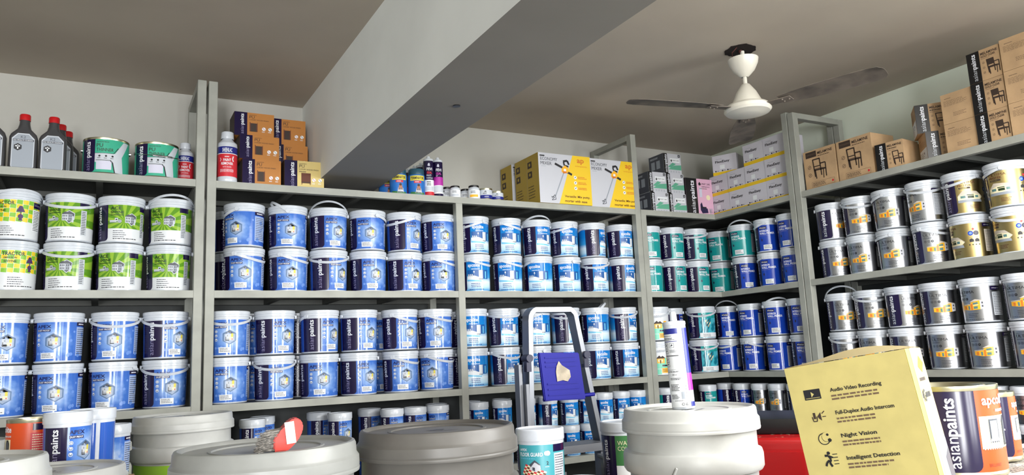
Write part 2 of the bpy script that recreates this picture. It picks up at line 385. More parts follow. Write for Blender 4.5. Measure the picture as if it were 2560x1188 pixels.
def house(A, x0, x1, y0, y1, L=2):
    f = lambda u, v: (x0 + (x1 - x0) * u, y0 + (y1 - y0) * v)
    def P(m, pts, l): A.P(m, [f(*p) for p in pts], L + l)
    P('orange', [(.0, .1), (.4, .0), (.4, .52), (.0, .45)], 0); P('dorange', [(.1, .12), (.2, .1), (.2, .4), (.1, .4)], 1); P('glass', [(.28, .08), (.36, .06), (.36, .4), (.28, .4)], 1)
    P('orange', [(.4, .0), (.78, .05), (.78, .85), (.4, .7)], 0); P('dorange', [(.4, .0), (.48, .02), (.48, .6), (.4, .55)], 1); P('glass', [(.52, .1), (.68, .12), (.68, .35), (.52, .32)], 1); P('cream', [(.5, .4), (.72, .44), (.72, .5), (.5, .46)], 1); P('glass', [(.5, .5), (.7, .54), (.7, .72), (.5, .66)], 1)
    P('boxwhite', [(.78, .05), (.98, .12), (.98, .8), (.78, .85)], 0); P('dkgrey', [(.84, .55), (.9, .55), (.9, .72), (.84, .72)], 1); P('dkgrey', [(.84, .25), (.9, .26), (.9, .42), (.84, .42)], 1)
    P('roof', [(-.02, .48), (.4, .55), (.42, .6), (.0, .54)], 1); P('roof', [(.34, .72), (.6, .98), (1.04, .82), (.78, .86)], 1)
def art_ultima(R, H):
    A = cyl_art(R, H); A.R('silver', -180, 0, 180, 1, 0); band(A, 'navy', dim='ltgrey')
    A.T('APEX', 6, .905, 18, .935, 'dkgrey'); A.T('ULTIMA', 6, .81, 58, .89, 'ink', 3); A.greek('dkgrey', 6, .735, 40, .785, 2, 3, 4, fat=.5)
    for x in (11, 22, 33):
        A.E('ink', x, .655, .038 * H, 2); A.E('silver' if x < 30 else 'ink', x, .655, .03 * H, 3); A.E('ink' if x < 30 else 'silver', x, .655, .014 * H, 4, 6)
    house(A, 14, 86, .32, .64); A.greek('dkgrey', 30, .1, 64, .24, 3, 3, 6, .9, .4); A.greek('dkgrey', 10, .04, 84, .06, 1, 3, 7, 1, .7)
    A.R('navy', 104, .88, 140, .98, 1); A.T('asianpaints', 108, .91, 136, .95, 'brand_white', 3); A.R('ltgrey', 108, .15, 148, .82, 1); A.greek('greek', 111, .17, 145, .8, 13, 2, 5, fat=.35)
    return A
def art_protek(R, H):
    A = cyl_art(R, H); A.R('gold', -180, 0, 180, 1, 0); band(A, 'navy')
    A.T('ULTIMA', 8, .86, 58, .93, 'brown', 3); A.T('PROTEK', 8, .78, 46, .84, 'brown', 3, True); A.R('kr_ink', 10, .71, 42, .76, 2); A.greek('gold', 13, .725, 39, .745, 1, 3, fat=.9)
    A.P('roof', [(4, .5), (20, .66), (60, .62), (80, .46), (74, .42), (6, .42)], 1); A.P('cream', [(4, .38), (70, .38), (78, .44), (70, .52), (30, .56), (4, .5)], 2)
    A.R('glass', 12, .43, 26, .5, 3); A.R('dgreen', 32, .42, 50, .49, 3); A.R('glass', 54, .43, 64, .5, 3); A.P('cream', [(28, .56), (52, .56), (58, .5), (24, .5)], 3); A.R('dgreen', 30, .505, 50, .53, 4); A.P('grey', [(4, .3), (76, .3), (74, .38), (4, .38)], 2)
    A.greek('brown', 36, .1, 66, .22, 3, 3, 6, .9, .4)
    A.P('red', [(102, .82), (106, .86), (110, .82), (106, .78)], 3); A.E('primer', 98, .7, .07 * H, 2); A.E('navy', 113, .7, .07 * H, 2); A.E('bubble', 98, .7, .04 * H, 3); A.E('dkgrey', 113, .7, .04 * H, 3)
    for x in (99, 114): A.T('10', x - 3, .56, x + 3, .6, 'ink', 3); A.P('ink', [(x - 6, .44), (x + 6, .44), (x + 6, .51), (x, .55), (x - 6, .51)], 2)
    for x in (92, 101, 110, 119): A.E('ink', x, .36, .02 * H, 2, 8)
    A.R('navy', 134, .88, 168, .98, 1); A.T('asianpaints', 138, .91, 164, .95, 'brand_white', 3); A.R('roof', 138, .15, 172, .8, 1); A.greek('greek', 141, .17, 169, .78, 13, 2, 5, fat=.35)
    return A
def art_house(R, H):
    A = cyl_art(R, H); A.R('white', -180, 0, 180, 1, 0); band(A, 'navy'); A.R('mint', 2, .22, 100, .62, 1)
    A.R('orange', 10, .42, 42, .6, 2); A.P('kr_ink', [(6, .6), (20, .72), (26, .66), (34, .7), (46, .6)], 3); A.R('cream', 14, .48, 20, .56, 3); A.R('cream', 28, .48, 34, .56, 3); A.R('kr_ink', 22, .42, 26, .54, 3); A.R('orange', 50, .3, 66, .7, 2); A.R('navy', 30, .3, 62, .36, 3)
    A.T('APEX', 10, .84, 40, .92, 'title_navy', bold=True); A.R('orange', 28, .05, 74, .24, 3); A.greek('ink', 32, .08, 70, .2, 3, 4, 2, fat=.4); A.R('mint', 4, .0, 26, .2, 2); return A
def art_wave(R, H):
    A = cyl_art(R, H); A.R('print_teal_wave', -180, 0, 180, 1, 0); band(A); A.R('teal', 2, .78, 100, 1, 1)
    A.R('tag', 12, .85, 18, .95, 2); A.T('SmartCare', 20, .86, 58, .93, 'brand_white', 3, True)
    rg = random.Random(3)
    for _ in range(9):
        x, y = rg.uniform(26, 44), rg.uniform(.38, .66); A.P('cream' if _ % 2 else 'ink', [(x, y), (x + 6, y + .03), (x + 9, y + .12), (x + 2, y + .08)], 2)
    A.R('sticker', 2, .02, 100, .2, 2); A.greek('ink', 16, .04, 60, .16, 3, 3, fat=.4); return A

# ------------------------------------------------------------------ paint bucket kinds
KIND = {}
def bucket_kind(key, R, H, art, small=False, body=None):
    """R = lid radius; H = height"""
    body = body or M_plastic; rb = R * .965; r0 = rb * .955
    if small:     # one-litre tub: wide plain lid, no handle
        zt = H * .86
        b = lathe([(0, .003), (r0 * .9, .003), (r0 * .94, 0), (r0, .003), (rb, zt), (rb, zt + .001), (rb * .95, zt + .001), (0, zt + .001)])
        l = lathe([(rb * .97, zt - H * .035), (R, zt - H * .035), (R * 1.004, zt - H * .02), (R, H * .985), (R * .97, H), (R * .9, H), (R * .88, H * .98), (0, H * .98)])
        lz0, lz1 = H * .03, H * .77
    else:
        zt = H * .86
        b = lathe([(0, .004), (r0 * .9, .004), (r0 * .94, 0), (r0, .003), (rb * .995, H * .79), (rb * .995, H * .80), (R * .985, H * .802), (R * .985, H * .818), (rb, H * .822),
                   (rb, H * .86), (rb * .95, H * .86), (0, H * .86)])
        l = lathe([(rb * 1.003, H * .845), (R * .985, H * .845), (R * 1.0, H * .85), (R * 1.0, H * .885), (R * .985, H * .892), (R * .985, H * .9), (R * 1.01, H * .905), (R * 1.01, H * .965), (R * .99, H * .975), (R * .96, H * .976), (R * .95, H * .955), (R * .8, H * .955), (R * .78, H * .945), (0, H * .945)])
        lz0, lz1 = H * .035, H * .785
    rr = lambda z: r0 + (rb - r0) * z / (H * .8)
    mb = mk('body', b, body); ml = mk('lid', l, body)
    A = art(R * .965, lz1 - lz0); lab = A.on_cyl('label', rr(lz0) + .0004, rr(lz1) + .0004, lz0)
    hm = None
    if not small:
        hb = bmesh.new(); Rh = R * 1.035; n = 26; pts = []; nr = []
        for i in range(n + 1):
            t = PI * i / n; q = 1 + .02 * math.sin(t)
            pts.append((Rh * q * math.cos(t), -Rh * q * math.sin(t), 0)); nr.append((math.cos(t), -math.sin(t), 0))
        strip(hb, pts, nr, (0, 0, 1), .0105, .0022)
        for sx in (-1, 1):
            M = Matrix.Translation((sx * Rh, 0, 0)) @ Matrix.Rotation(PI / 2, 4, 'Y')
            g = bmesh.ops.create_cone(hb, cap_ends=True, segments=14, radius1=.0085, radius2=.0085, depth=.007, matrix=M)
        oh = mk('handle', hb, body); hm = oh.data; bpy.data.objects.remove(oh)
    KIND[key] = dict(R=R, H=H, body=mb.data, lid=ml.data, label=lab, handle=hm, hz=H * .835)
    bpy.data.objects.remove(mb); bpy.data.objects.remove(ml)
K4 = .187
bucket_kind('apex', .083, K4, art_apex); bucket_kind('ace', .084, K4, art_ace); bucket_kind('tractor', .084, K4, art_tractor)
bucket_kind('bed', .0755, K4, art_bed)
bucket_kind('pext', .073, K4, lambda R, H: art_primer(R, H, 'teal', 'EXTERIOR')); bucket_kind('pint', .067, K4, lambda R, H: art_primer(R, H, 'primer', 'INTERIOR'))
bucket_kind('ultima', .0755, K4, art_ultima); bucket_kind('protek', .0775, K4, art_protek); bucket_kind('house', .077, K4, art_house); bucket_kind('wave', .079, K4, art_wave)
KC = .146
bucket_kind('c_apex', .052, KC, art_apex, True); bucket_kind('c_bed', .048, KC, art_bed, True); bucket_kind('c_pext', .05, KC, lambda R, H: art_primer(R, H, 'teal', 'EXTERIOR'), True)
bucket_kind('c_pint', .05, KC, lambda R, H: art_primer(R, H, 'primer', 'INTERIOR'), True); bucket_kind('c_ultima', .048, KC, art_ultima, True)

LOOK = dict(apex='blue hexagon-print', ace='green sunray-print', tractor='yellow checked lamp-print', bed='sky-blue bedroom-print', pext='teal primer', pint='royal-blue primer', ultima='silver yellow-house',
            protek='gold bungalow-print', house='white orange-house', wave='teal rippled')
CAM = (0, -3.2039)
def bucket(kind, x, y, z, la, label, group, handle=None, parts=True, name='paint_bucket', sc=1.0):
    K = KIND[kind]; m = math.atan2(x - CAM[0], y - CAM[1])
    t = thing(name, label, 'bucket' if name == 'paint_bucket' else 'can', (x, y, z), math.radians(la) - m, group)
    t.scale = (sc, sc, sc)
    link('body', K['body'], t); link('lid', K['lid'], t); link('label', K['label'], t)
    if handle and K['handle']:
        hy, tilt = handle
        link('handle', K['handle'], t, (0, 0, K['hz']), (math.radians(tilt), 0, math.radians(hy - la)))
    return t

# ------------------------------------------------------------------ room shell
XR = 3.111; XW = XR + .4026; YW = .3975; ZC = H0 + 1.3917; XL = -2.5; YF = -8.0
M_wall = mat('wall_paint', (186, 185, 178), .8, noise=.025, nscale=2.5, bump=.08)
M_ceil = mat('ceiling_paint', (184, 174, 160), .85, noise=.05, nscale=1.3, bump=.15)
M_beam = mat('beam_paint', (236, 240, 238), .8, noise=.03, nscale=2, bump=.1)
M_floor = mat('floor_tile', (84, 80, 76), .5, noise=.08, nscale=3)
struct('floor', boxbm(XL - .2, XW + .2, YF - .2, YW + .2, -.1, 0), M_floor)
struct('ceiling', boxbm(XL - .2, XW + .2, YF - .2, YW + .2, ZC, ZC + .12), M_ceil)
struct('wall_back', boxbm(XL - .2, XW + .2, YW, YW + .15, 0, ZC), M_wall)
bm = bmesh.new(); box(bm, XW, XW + .15, YF, -4.25, 0, ZC); box(bm, XW, XW + .15, -2.95, YW, 0, ZC); box(bm, XW, XW + .15, -4.25, -2.95, 0, 1.45); box(bm, XW, XW + .15, -4.25, -2.95, 2.45, ZC)  # unseen gap cut for the added right-wall fill lamp
struct('wall_right', bm, mat('wall_paint_pale_green', (226, 234, 220), .8, noise=.025, nscale=2.5, bump=.08))
bm = bmesh.new(); box(bm, XL - .15, XL, YF, YW, 0, ZC)
struct('wall_left', bm, M_wall)
bm = bmesh.new()
for a, b in ((XL, -2.3), (-1.2, .28), (.62, .98), (1.32, 2.2), (3.0, XW)): box(bm, a, b, YF - .15, YF, 0, ZC)
for a, b in ((-2.3, -1.2), (.28, .62), (.98, 1.32), (2.2, 3.0)): box(bm, a, b, YF - .15, YF, 2.4, ZC)
struct('wall_front', bm, M_wall)
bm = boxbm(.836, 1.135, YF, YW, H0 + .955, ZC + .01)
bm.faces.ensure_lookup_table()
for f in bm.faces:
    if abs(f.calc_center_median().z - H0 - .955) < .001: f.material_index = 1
struct('trim_beam', bm, [M_beam, mat('beam_soffit_grey', (138, 136, 132), .85, noise=.04, nscale=2, bump=.1)])  # underside face gets a darker grey than the sides

# dark hole for the fan hook
FX, FY = 2.379, -1.003

# ------------------------------------------------------------------ storage racks
D = .385; TB = .0295; P = .035
ZS = [H0 + .9, H0 + .4494, H0, H0 - .36, H0 - .80, .12]     # board tops
def beam_box(x0, x1, y0, y1, z0, z1): return boxbm(x0, x1, y0, y1, z0, z1, bevel=.0015, seg=1)
def rack(label, posts, boards, back, rails=()):
    t = thing('storage_rack', label, 'rack', (0, 0, 0), 0, 'painted steel storage racks')
    for a in posts: mk('post', beam_box(*a), M_rack, t)
    for a in rails: mk('side_rail', beam_box(*a), M_rack, t)
    for b in boards:
        bm = bmesh.new()
        for q in b: box(bm, *q)
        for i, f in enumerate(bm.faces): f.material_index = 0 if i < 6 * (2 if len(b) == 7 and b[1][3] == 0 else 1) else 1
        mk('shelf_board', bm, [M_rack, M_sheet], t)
    for b in back: mk('back_shade_panel', boxbm(*b), M_backshade, t)
    return t
def board(x0, x1, z, n=4):        # along X, front at Y = 0
    q = [(x0, x1, 0, .03, z - TB, z), (x0, x1, .03, D, z - .008, z), (x0, x1, D - .03, D, z - TB, z - .008)]
    for i in range(1, n): xx = x0 + (x1 - x0) * i / n; q.append((xx - .012, xx + .012, .03, D - .03, z - TB, z - .008))
    return q
def board_r(y0, y1, z, n=3):      # along Y, front at X = XR
    q = [(XR, XR + .03, y0, y1, z - TB, z), (XR + .03, XR + D, y0, y1, z - .008, z), (XR + D - .03, XR + D, y0, y1, z - TB, z - .008)]
    for i in range(1, n): yy = y0 + (y1 - y0) * i / n; q.append((XR + .03, XR + D - .03, yy - .012, yy + .012, z - TB, z - .008))
    return q
e = .002; ZT = H0 + 1.323
# rack with the green buckets
rack('grey-green steel rack holding the green sunray buckets and thinner tins', [(.317, .351, 0 - e, P, 0, ZT), (.317, .351, D - P, D, 0, ZT), (-1.42, -1.385, 0 - e, P, 0, ZT), (-1.42, -1.385, D - P, D, 0, ZT)],
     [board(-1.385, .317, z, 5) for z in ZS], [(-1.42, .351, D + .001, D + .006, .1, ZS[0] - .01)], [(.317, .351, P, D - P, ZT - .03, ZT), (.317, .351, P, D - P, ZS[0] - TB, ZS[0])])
# long rack under the beam
posts = [(.360, .395, -e, P, 0, ZT), (.360, .395, D - P, D, 0, ZT), (1.465, 1.499, -e, P, 0, ZS[0] - TB), (1.465, 1.499, D - P, D, 0, ZS[0] - TB), (2.535, 2.570, -e, P, 0, ZT), (2.535, 2.570, D - P, D, 0, ZT)]
bl = []
for z in ZS:
    if z == ZS[0]: bl.append(board(.395, 2.535, z, 7))
    else: bl += [board(.395, 1.465, z, 4), board(1.499, 2.535, z, 4)]
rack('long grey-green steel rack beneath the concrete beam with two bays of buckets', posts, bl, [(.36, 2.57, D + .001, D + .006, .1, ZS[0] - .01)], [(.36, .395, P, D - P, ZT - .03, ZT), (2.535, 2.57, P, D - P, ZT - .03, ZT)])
# corner rack, an L round the corner
def board_L(z):
    return [(2.607, XR + .03, 0, .03, z - TB, z), (XR, XR + .03, -.545, 0, z - TB, z), (2.607, XR + D, .03, D, z - .008, z), (XR + .03, XR + D, -.545, .03, z - .008, z),
            (2.85, 2.875, .03, D - .03, z - TB, z - .008), (XR, XR + .03, .03, D - .03, z - TB, z - .008), (XR + .03, XR + D - .03, -.28, -.255, z - TB, z - .008)]
rack('corner rack of grey-green steel turning along the side wall with primer buckets', [(2.572, 2.607, -e, P, 0, ZS[0]), (2.572, 2.607, D - P, D, 0, ZS[0]), (XR - e, XR + P, -.58, -.545, 0, ZT + .012), (XR + D - P, XR + D, -.58, -.545, 0, ZT)],
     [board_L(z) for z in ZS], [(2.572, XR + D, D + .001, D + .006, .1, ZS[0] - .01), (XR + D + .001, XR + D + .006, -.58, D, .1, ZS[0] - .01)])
rack('grey-green steel rack along the side wall with silver and gold buckets', [(XR - e, XR + P, -.622, -.585, 0, ZT), (XR + D - P, XR + D, -.622, -.585, 0, ZT), (XR - e, XR + P, -2.5, -2.465, 0, ZT), (XR + D - P, XR + D, -2.5, -2.465, 0, ZT)],
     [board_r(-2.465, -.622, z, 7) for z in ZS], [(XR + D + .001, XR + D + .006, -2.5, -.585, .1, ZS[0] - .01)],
     [(XR + P, XR + D - P, -.622, -.585, ZT - .03, ZT), (XR + P, XR + D - P, -2.5, -2.465, ZT - .03, ZT)])

# ------------------------------------------------------------------ buckets on the shelves
ORD = ['first', 'second', 'third', 'fourth', 'fifth', 'sixth', 'seventh', 'eighth', 'ninth', 'tenth']
def row(items, plane, z, tier, where, off=.1, rear=False, frm='from the corner', rev=True, small=False):
    n = len(items)
    kinds = {}
    for i, it in enumerate(items):
        kind, pos, la = it[0], it[1], it[2]; h = it[3] if len(it) > 3 else None
        x, y = (pos, off) if plane == 'B' else (XR + off, pos)
        if isinstance(pos, tuple): x, y = pos
        o = ORD[n - 1 - i] if rev else ORD[i]
        lk = LOOK[kind.replace('c_', '')]
        nm = 'paint_can' if kind.startswith('c_') else 'paint_bucket'
        what = 'can' if kind.startswith('c_') else 'bucket'
        lab = f"{lk} {what}, {o} {frm}, {tier}{' rear' if rear else ''} tier, {where}"
        bucket(kind, x, y, z, la, lab, f"{lk} {what}s", h, name=nm)
F_ = (0, 20)       # handle hanging across the front
B_ = (180, 4)      # handle folded behind
def U_(yaw=0, t=-38): return (yaw, t)
z1, z2, z3, z4 = ZS[0] - .4506, ZS[1], ZS[2], ZS[3]
z1 = ZS[1]; z2 = ZS[2]
u = KIND['apex']['H']
# rack with green buckets; counted from its post beside the long rack
W1, W2 = 'upper shelf, green-bucket rack', 'lower shelf, green-bucket rack'
fr = 'from the post'
row([('tractor', -.297, -50, (20, -18)), ('ace', -.118, -63, F_), ('ace', .058, -35, B_), ('ace', .236, -62, U_(10, -28))], 'B', z1 + u, 'upper', W1, frm=fr)
row([('tractor', -.297, -20, B_), ('ace', -.116, -65, F_), ('ace', .057, -62, B_), ('ace', .233, -46, B_)], 'B', z1, 'lower', W1, frm=fr)
row([('apex', -.311, -37, B_), ('apex', -.136, -60, B_), ('apex', .050, -48, F_), ('apex', .228, -8, F_)], 'B', z2 + u, 'upper', W2, frm=fr)
row([('apex', -.309, -41, B_), ('apex', -.132, -52, B_), ('apex', .049, -61, (150, 15)), ('apex', .230, -28, F_)], 'B', z2, 'lower', W2, frm=fr)
# long rack
W1, W2 = 'upper shelf, long rack', 'lower shelf, long rack'
fr = 'from the middle post'
row([('apex', .522, -73, (-110, 20)), ('apex', .703, -37, U_(-90, -35)), ('apex', .882, -13, U_(0, -40)), ('apex', 1.062, -37, (120, 15)), ('apex', 1.238, 5, (-48, 20)), ('apex', 1.412, -20, (150, 15))], 'B', z1 + u, 'upper', W1, frm=fr)
row([('apex', .523, -45, (62, 20)), ('apex', .706, -36, (66, 20)), ('apex', .881, 2, F_), ('apex', 1.062, -20, B_), ('apex', 1.238, -5, (-62, 0)), ('apex', 1.411, -30, (70, 20))], 'B', z1, 'lower', W1, frm=fr)
row([('apex', .465, -45, F_), ('apex', .650, -7, B_), ('apex', .840, 5, (-130, 18)), ('apex', 1.015, -3, (-150, 15)), ('apex', 1.208, -11, (66, 20)), ('apex', 1.383, -35, (62, 20))], 'B', z2 + u, 'upper', W2, frm=fr)
row([('apex', .463, -39, B_), ('apex', .649, -16, F_), ('apex', .838, -34, B_), ('apex', 1.013, -8, B_), ('apex', 1.208, -28, (66, 20)), ('apex', 1.383, -61, (58, 20))], 'B', z2, 'lower', W2, frm=fr)
fr = 'from the corner rack'
row([('bed', 1.604, -14, (-52, 20)), ('bed', 1.786, -24, (72, 20)), ('bed', 1.961, -2, U_(20, -35)), ('bed', 2.130, -15, (-48, 18)), ('bed', 2.306, 34, (-120, 15)), ('bed', 2.490, 2, B_)], 'B', z1 + u, 'upper', W1, frm=fr)
row([('bed', 1.603, -35, (66, 20)), ('bed', 1.784, -40, (66, 20)), ('bed', 1.962, -46, (-110, 18)), ('bed', 2.134, -34, (120, -5)), ('bed', 2.312, -7, F_), ('bed', 2.492, 13, B_)], 'B', z1, 'lower', W1, frm=fr)
row([('bed', 1.574, -30, B_), ('bed', 1.748, -12, (10, 12)), ('bed', 1.931, -24, (-60, 20)), ('bed', 2.109, 12, F_), ('bed', 2.295, -35, U_(100, -42)), ('bed', 2.476, 25, F_)], 'B', z2 + u, 'upper', W2, frm=fr)
row([('bed', 1.572, -25, B_), ('bed', 1.746, 7, (35, 20)), ('bed', 1.928, -27, (120, 15)), ('bed', 2.103, -10, B_), ('bed', 2.290, -3, B_), ('bed', 2.476, -8, B_)], 'B', z2, 'lower', W2, frm=fr)
# corner rack, back wall side
W1, W2 = 'upper shelf, corner rack', 'lower shelf, corner rack'
fr = 'from the wall corner'
for zz, tr in ((z1 + u, 'upper'), (z1, 'lower')):
    up_ = tr == 'upper'
    row([('pext', 2.685, -20, B_), ('pext', 2.857, -2 if up_ else 8, B_), ('pext', 3.03, 0 if up_ else 5, F_ if up_ else B_), ('pext', (3.25, .13), -58, B_)], 'B', zz, tr, W1, frm=fr)
for zz, tr in ((z2 + u, 'upper'), (z2, 'lower')):
    row([('house', 2.697, -14, F_), ('pint', (2.90, .2), 42, B_ if tr == 'upper' else (-60, 20)), ('wave', 3.034, -12, F_)], 'B', zz, tr, W2, frm=fr)
fr = 'from the tall frame'
row([('pext', -.095, -58, U_(0, -42)), ('pint', -.283, -42, (-100, 18)), ('pint', -.445, -65, B_)], 'R', z1 + u, 'upper', W1 + ' side', frm=fr)
row([('pint', -.099, -25, B_), ('pint', -.287, -52, (-120, 16)), ('pint', -.450, -60, U_(-60, -25))], 'R', z1, 'lower', W1 + ' side', frm=fr)
row([('pint', .075, -34, U_(0, -55)), ('pint', -.106, -65, B_), ('pint', -.290, -48, U_(20, -35)), ('pint', -.458, -45, B_)], 'R', z2 + u, 'upper', W2 + ' side', frm=fr)
row([('pint', .078, -68, (-40, 18)), ('pint', -.103, -47, (62, 20)), ('pint', -.290, -68, B_), ('pint', -.460, -42, B_)], 'R', z2, 'lower', W2 + ' side', frm=fr)
# side-wall rack, counted from its tall frame
W1, W2 = 'upper shelf, side-wall rack', 'lower shelf, side-wall rack'
fr = 'from the frame'
row([('ultima', -.710, -4, B_), ('ultima', -.866, -45, F_), ('ultima', -1.03, -57, (-110, 16)), ('ultima', -1.202, -85, F_), ('protek', -1.372, -22, (-46, 20)), ('protek', -1.55, -58, (-100, 16))], 'R', z1 + u, 'upper', W1, frm=fr, rev=False)
row([('ultima', -.712, -31, B_), ('ultima', -.868, -64, B_), ('ultima', -1.03, -59, (-100, 10)), ('ultima', -1.206, -31, (56, 20)), ('protek', -1.378, -100, B_), ('protek', -1.556, -90, F_)], 'R', z1, 'lower', W1, frm=fr, rev=False)
row([('ultima', -.714, -34, U_(0, -50)), ('ultima', -.872, -30, F_), ('ultima', -1.036, -12, B_), ('ultima', -1.205, -35, B_), ('ultima', -1.382, -76, B_), ('ultima', -1.558, -60, B_)], 'R', z2 + u, 'upper', W2, frm=fr, rev=False)
row([('ultima', -.714, -39, F_), ('ultima', -.872, -60, B_), ('ultima', -1.033, -33, B_), ('ultima', -1.212, -53, B_), ('ultima', -1.385, -58, B_), ('ultima', -1.562, -55, B_)], 'R', z2, 'lower', W2, frm=fr, rev=False)
# rear row seen through the gaps of the long rack
for zz, tr, wh, xs in ((z1 + u, 'upper', 'upper shelf, long rack', (.50, .75, 1.37)), (z1, 'lower', 'upper shelf, long rack', (.50, .75, 1.37)), (z2 + u, 'upper', 'lower shelf, long rack', (.57, .79, 1.14, 1.37)), (z2, 'lower', 'lower shelf, long rack', (.57, .79, 1.14, 1.37))):
    row([('apex', x, 5 + 20 * (i % 2)) for i, x in enumerate(xs)], 'B', zz, tr, wh, off=.285, rear=True, frm='from the middle post')
    row([('bed', x, 10) for i, x in enumerate((1.60, 1.98, 2.42))], 'B', zz, tr, wh, off=.285, rear=True, frm='from the corner rack')

# one-litre cans on the fourth shelf, two tiers
W4 = 'bottom shelf, long rack'
ap = [(.556, 6), (.915, -5), (1.149, -12), (1.258, 0), (1.368, -55)]
bd = [(1.575, -30), (1.70, -28), (1.83, 10), (1.955, 20), (2.078, -25), (2.19, -30), (2.291, -28), (2.400, -20), (2.505, -48)]
rr_ = [(.62, 10), (.86, 20), (1.09, 10), (1.42, 0)]; rb_ = [(1.60, 0), (1.77, 10), (1.99, -10), (2.17, 5)]
for k, tr in ((1, 'upper'), (0, 'lower')):
    zz = z4 + k * KC
    row([('c_apex', x, la) for x, la in ap], 'B', zz, tr, W4, off=.06, frm='from the middle post')
    row([('c_bed', x, la) for x, la in bd], 'B', zz, tr, W4, off=.06, frm='from the corner rack')
    row([('c_apex', x, la) for x, la in rr_], 'B', zz, tr, W4, off=.2, rear=True, frm='from the middle post')
    row([('c_bed', x, la) for x, la in rb_], 'B', zz, tr, W4, off=.2, rear=True, frm='from the corner rack')
    row([('c_pext', 2.70, 40), ('c_pext', 2.812, 42), ('c_pext', 3.00, -20)], 'B', zz, tr, 'bottom shelf, corner rack', off=.06, frm='from the wall corner')
    row([('c_pint', .10, 40), ('c_pint', -.03, -12)], 'R', zz, tr, 'bottom shelf, corner rack', off=.06, frm='from the tall frame')
    row([('c_ultima', -.165, -55), ('c_ultima', -.285, -70), ('c_ultima', -.41, -40)], 'R', zz, tr, 'bottom shelf, corner rack', off=.06, frm='from the tall frame')
    row([('c_ultima', x, -30 - 10 * i) for i, x in enumerate((-1.30, -1.41, -1.52, -1.63))], 'R', zz, tr, 'bottom shelf, side-wall rack', off=.06, frm='from the frame', rev=False)


# ------------------------------------------------------------------ cartons on top of the racks
ZTOP = ZS[0]
def face_front(A, w, d, h): return A.mesh('printed_face', lambda x, y, q: (x - w / 2, -d / 2 - .0004 - q, y))
def face_side(A, w, d, h): return A.mesh('printed_side', lambda x, y, q: (-w / 2 - .0004 - q, d / 2 - x, y))
def face_top(A, w, d, h): return A.mesh('printed_top', lambda x, y, q: (x - w / 2, y - d / 2, h + .0004 + q))
def carton_meshes(w, d, h, m, front=None, side=None):
    b = boxbm(-w / 2, w / 2, -d / 2, d / 2, 0, h, bevel=.0018, seg=2)
    o = mk('box_body', b, m); me = o.data; bpy.data.objects.remove(o)
    tb = bmesh.new(); box(tb, -.012, .012, -d / 2 - .0006, d / 2 + .0006, h + .0002, h + .0008); box(tb, -.012, .012, -d / 2 - .0008, -d / 2 - .0002, h * .86, h + .0008)
    return dict(body=me, front=face_front(front, w, d, h) if front else None, side=face_side(side, w, d, h) if side else None)
def carton(K, label, group, x, y, z, rotz=0, rot=None, cat='box'):
    t = thing('carton', label, cat, (x, y, z), rotz, group)
    if rot: t.rotation_euler = rot
    link('box_body', K['body'], t)
    if K['front']: link('printed_face', K['front'], t)
    if K['side']: link('printed_side', K['side'], t)
    return t
def bart(w, h): return Art(w, h)

def a_pu(w, h, base, pic):
    A = bart(w, h); A.R(base, 0, 0, 1, 1, 0); A.R('navy', 0, 0, .32, 1, 1); A.brand(.2, .08, .93)
    A.T('WOODTECH', .37, .88, .55, .92, 'kr_ink', 3); A.T('PU', .37, .76, .5, .87, 'kr_ink', 3); A.T('LUXURY WOOD FINISH', .37, .68, .86, .73, 'kr_ink', 3)
    if pic == 'door': A.R('brown', .38, .2, .58, .6, 1); A.R('kr_ink', .41, .2, .55, .55, 2); A.R('wood', .4, .56, .57, .62, 3)
    else: A.R('brown', .42, .22, .66, .58, 1); A.R('kr_ink', .43, .24, .65, .27, 2); A.Ln('brown', [(.44, .22), (.43, .17)], .003); A.Ln('brown', [(.64, .22), (.65, .17)], .003); A.greek('kr_ink', .37, .6, .6, .645, 1, 3)
    for x, c in ((.74, 'sticker'), (.9, 'sticker')): A.E(c, x, .35, .008, 1); A.Ln('red' if x < .8 else 'kr_ink', [(x - .03, .4), (x + .03, .3)], .0015, 2); A.greek('sticker', x - .05, .2, x + .05, .25, 2, 2)
    return A
def side_dark(w, h, m='navy', dim='brand_dim'):
    A = bart(w, h); A.R(m, 0, 0, 1, 1, 0); return A
mw = mat('carton_wood_print', (186, 122, 52), .55)
PUW = carton_meshes(.165, .13, .105, mw, a_pu(.165, .105, 'wood', 'door'), side_dark(.13, .105, 'kr_ink'))
PUWt = carton_meshes(.16, .13, .12, mw, a_pu(.16, .12, 'wood', 'door'), side_dark(.13, .12, 'kr_ink'))
PUC = carton_meshes(.172, .13, .128, mat('carton_cream_print', (208, 188, 120), .55), a_pu(.172, .128, 'woodlt', 'cab'), side_dark(.13, .128, 'kr_ink'))
G = 'wood finish cartons beside the beam'
carton(PUWt, 'orange-brown carton standing on the rack beside the cream carton, lowest of its stack', G, .585, .125, ZTOP)
carton(PUW, 'orange-brown carton in the middle of the stack behind the white bottle', G, .573, .125, ZTOP + .12, .03)
carton(PUW, 'orange-brown carton on top of the stack behind the white bottle', G, .555, .14, ZTOP + .225)
carton(PUC, 'cream wood finish carton with dark cabinet picture beside the beam', G, .765, .12, ZTOP)
carton(PUWt, 'orange-brown carton at the base of the stack behind the cream carton', G, .735, .27, ZTOP)
carton(PUWt, 'orange-brown carton half hidden behind the cream carton, middle of its stack', G, .735, .27, ZTOP + .12)
carton(PUWt, 'orange-brown carton topmost of the stack behind the cream carton', G, .725, .27, ZTOP + .24)

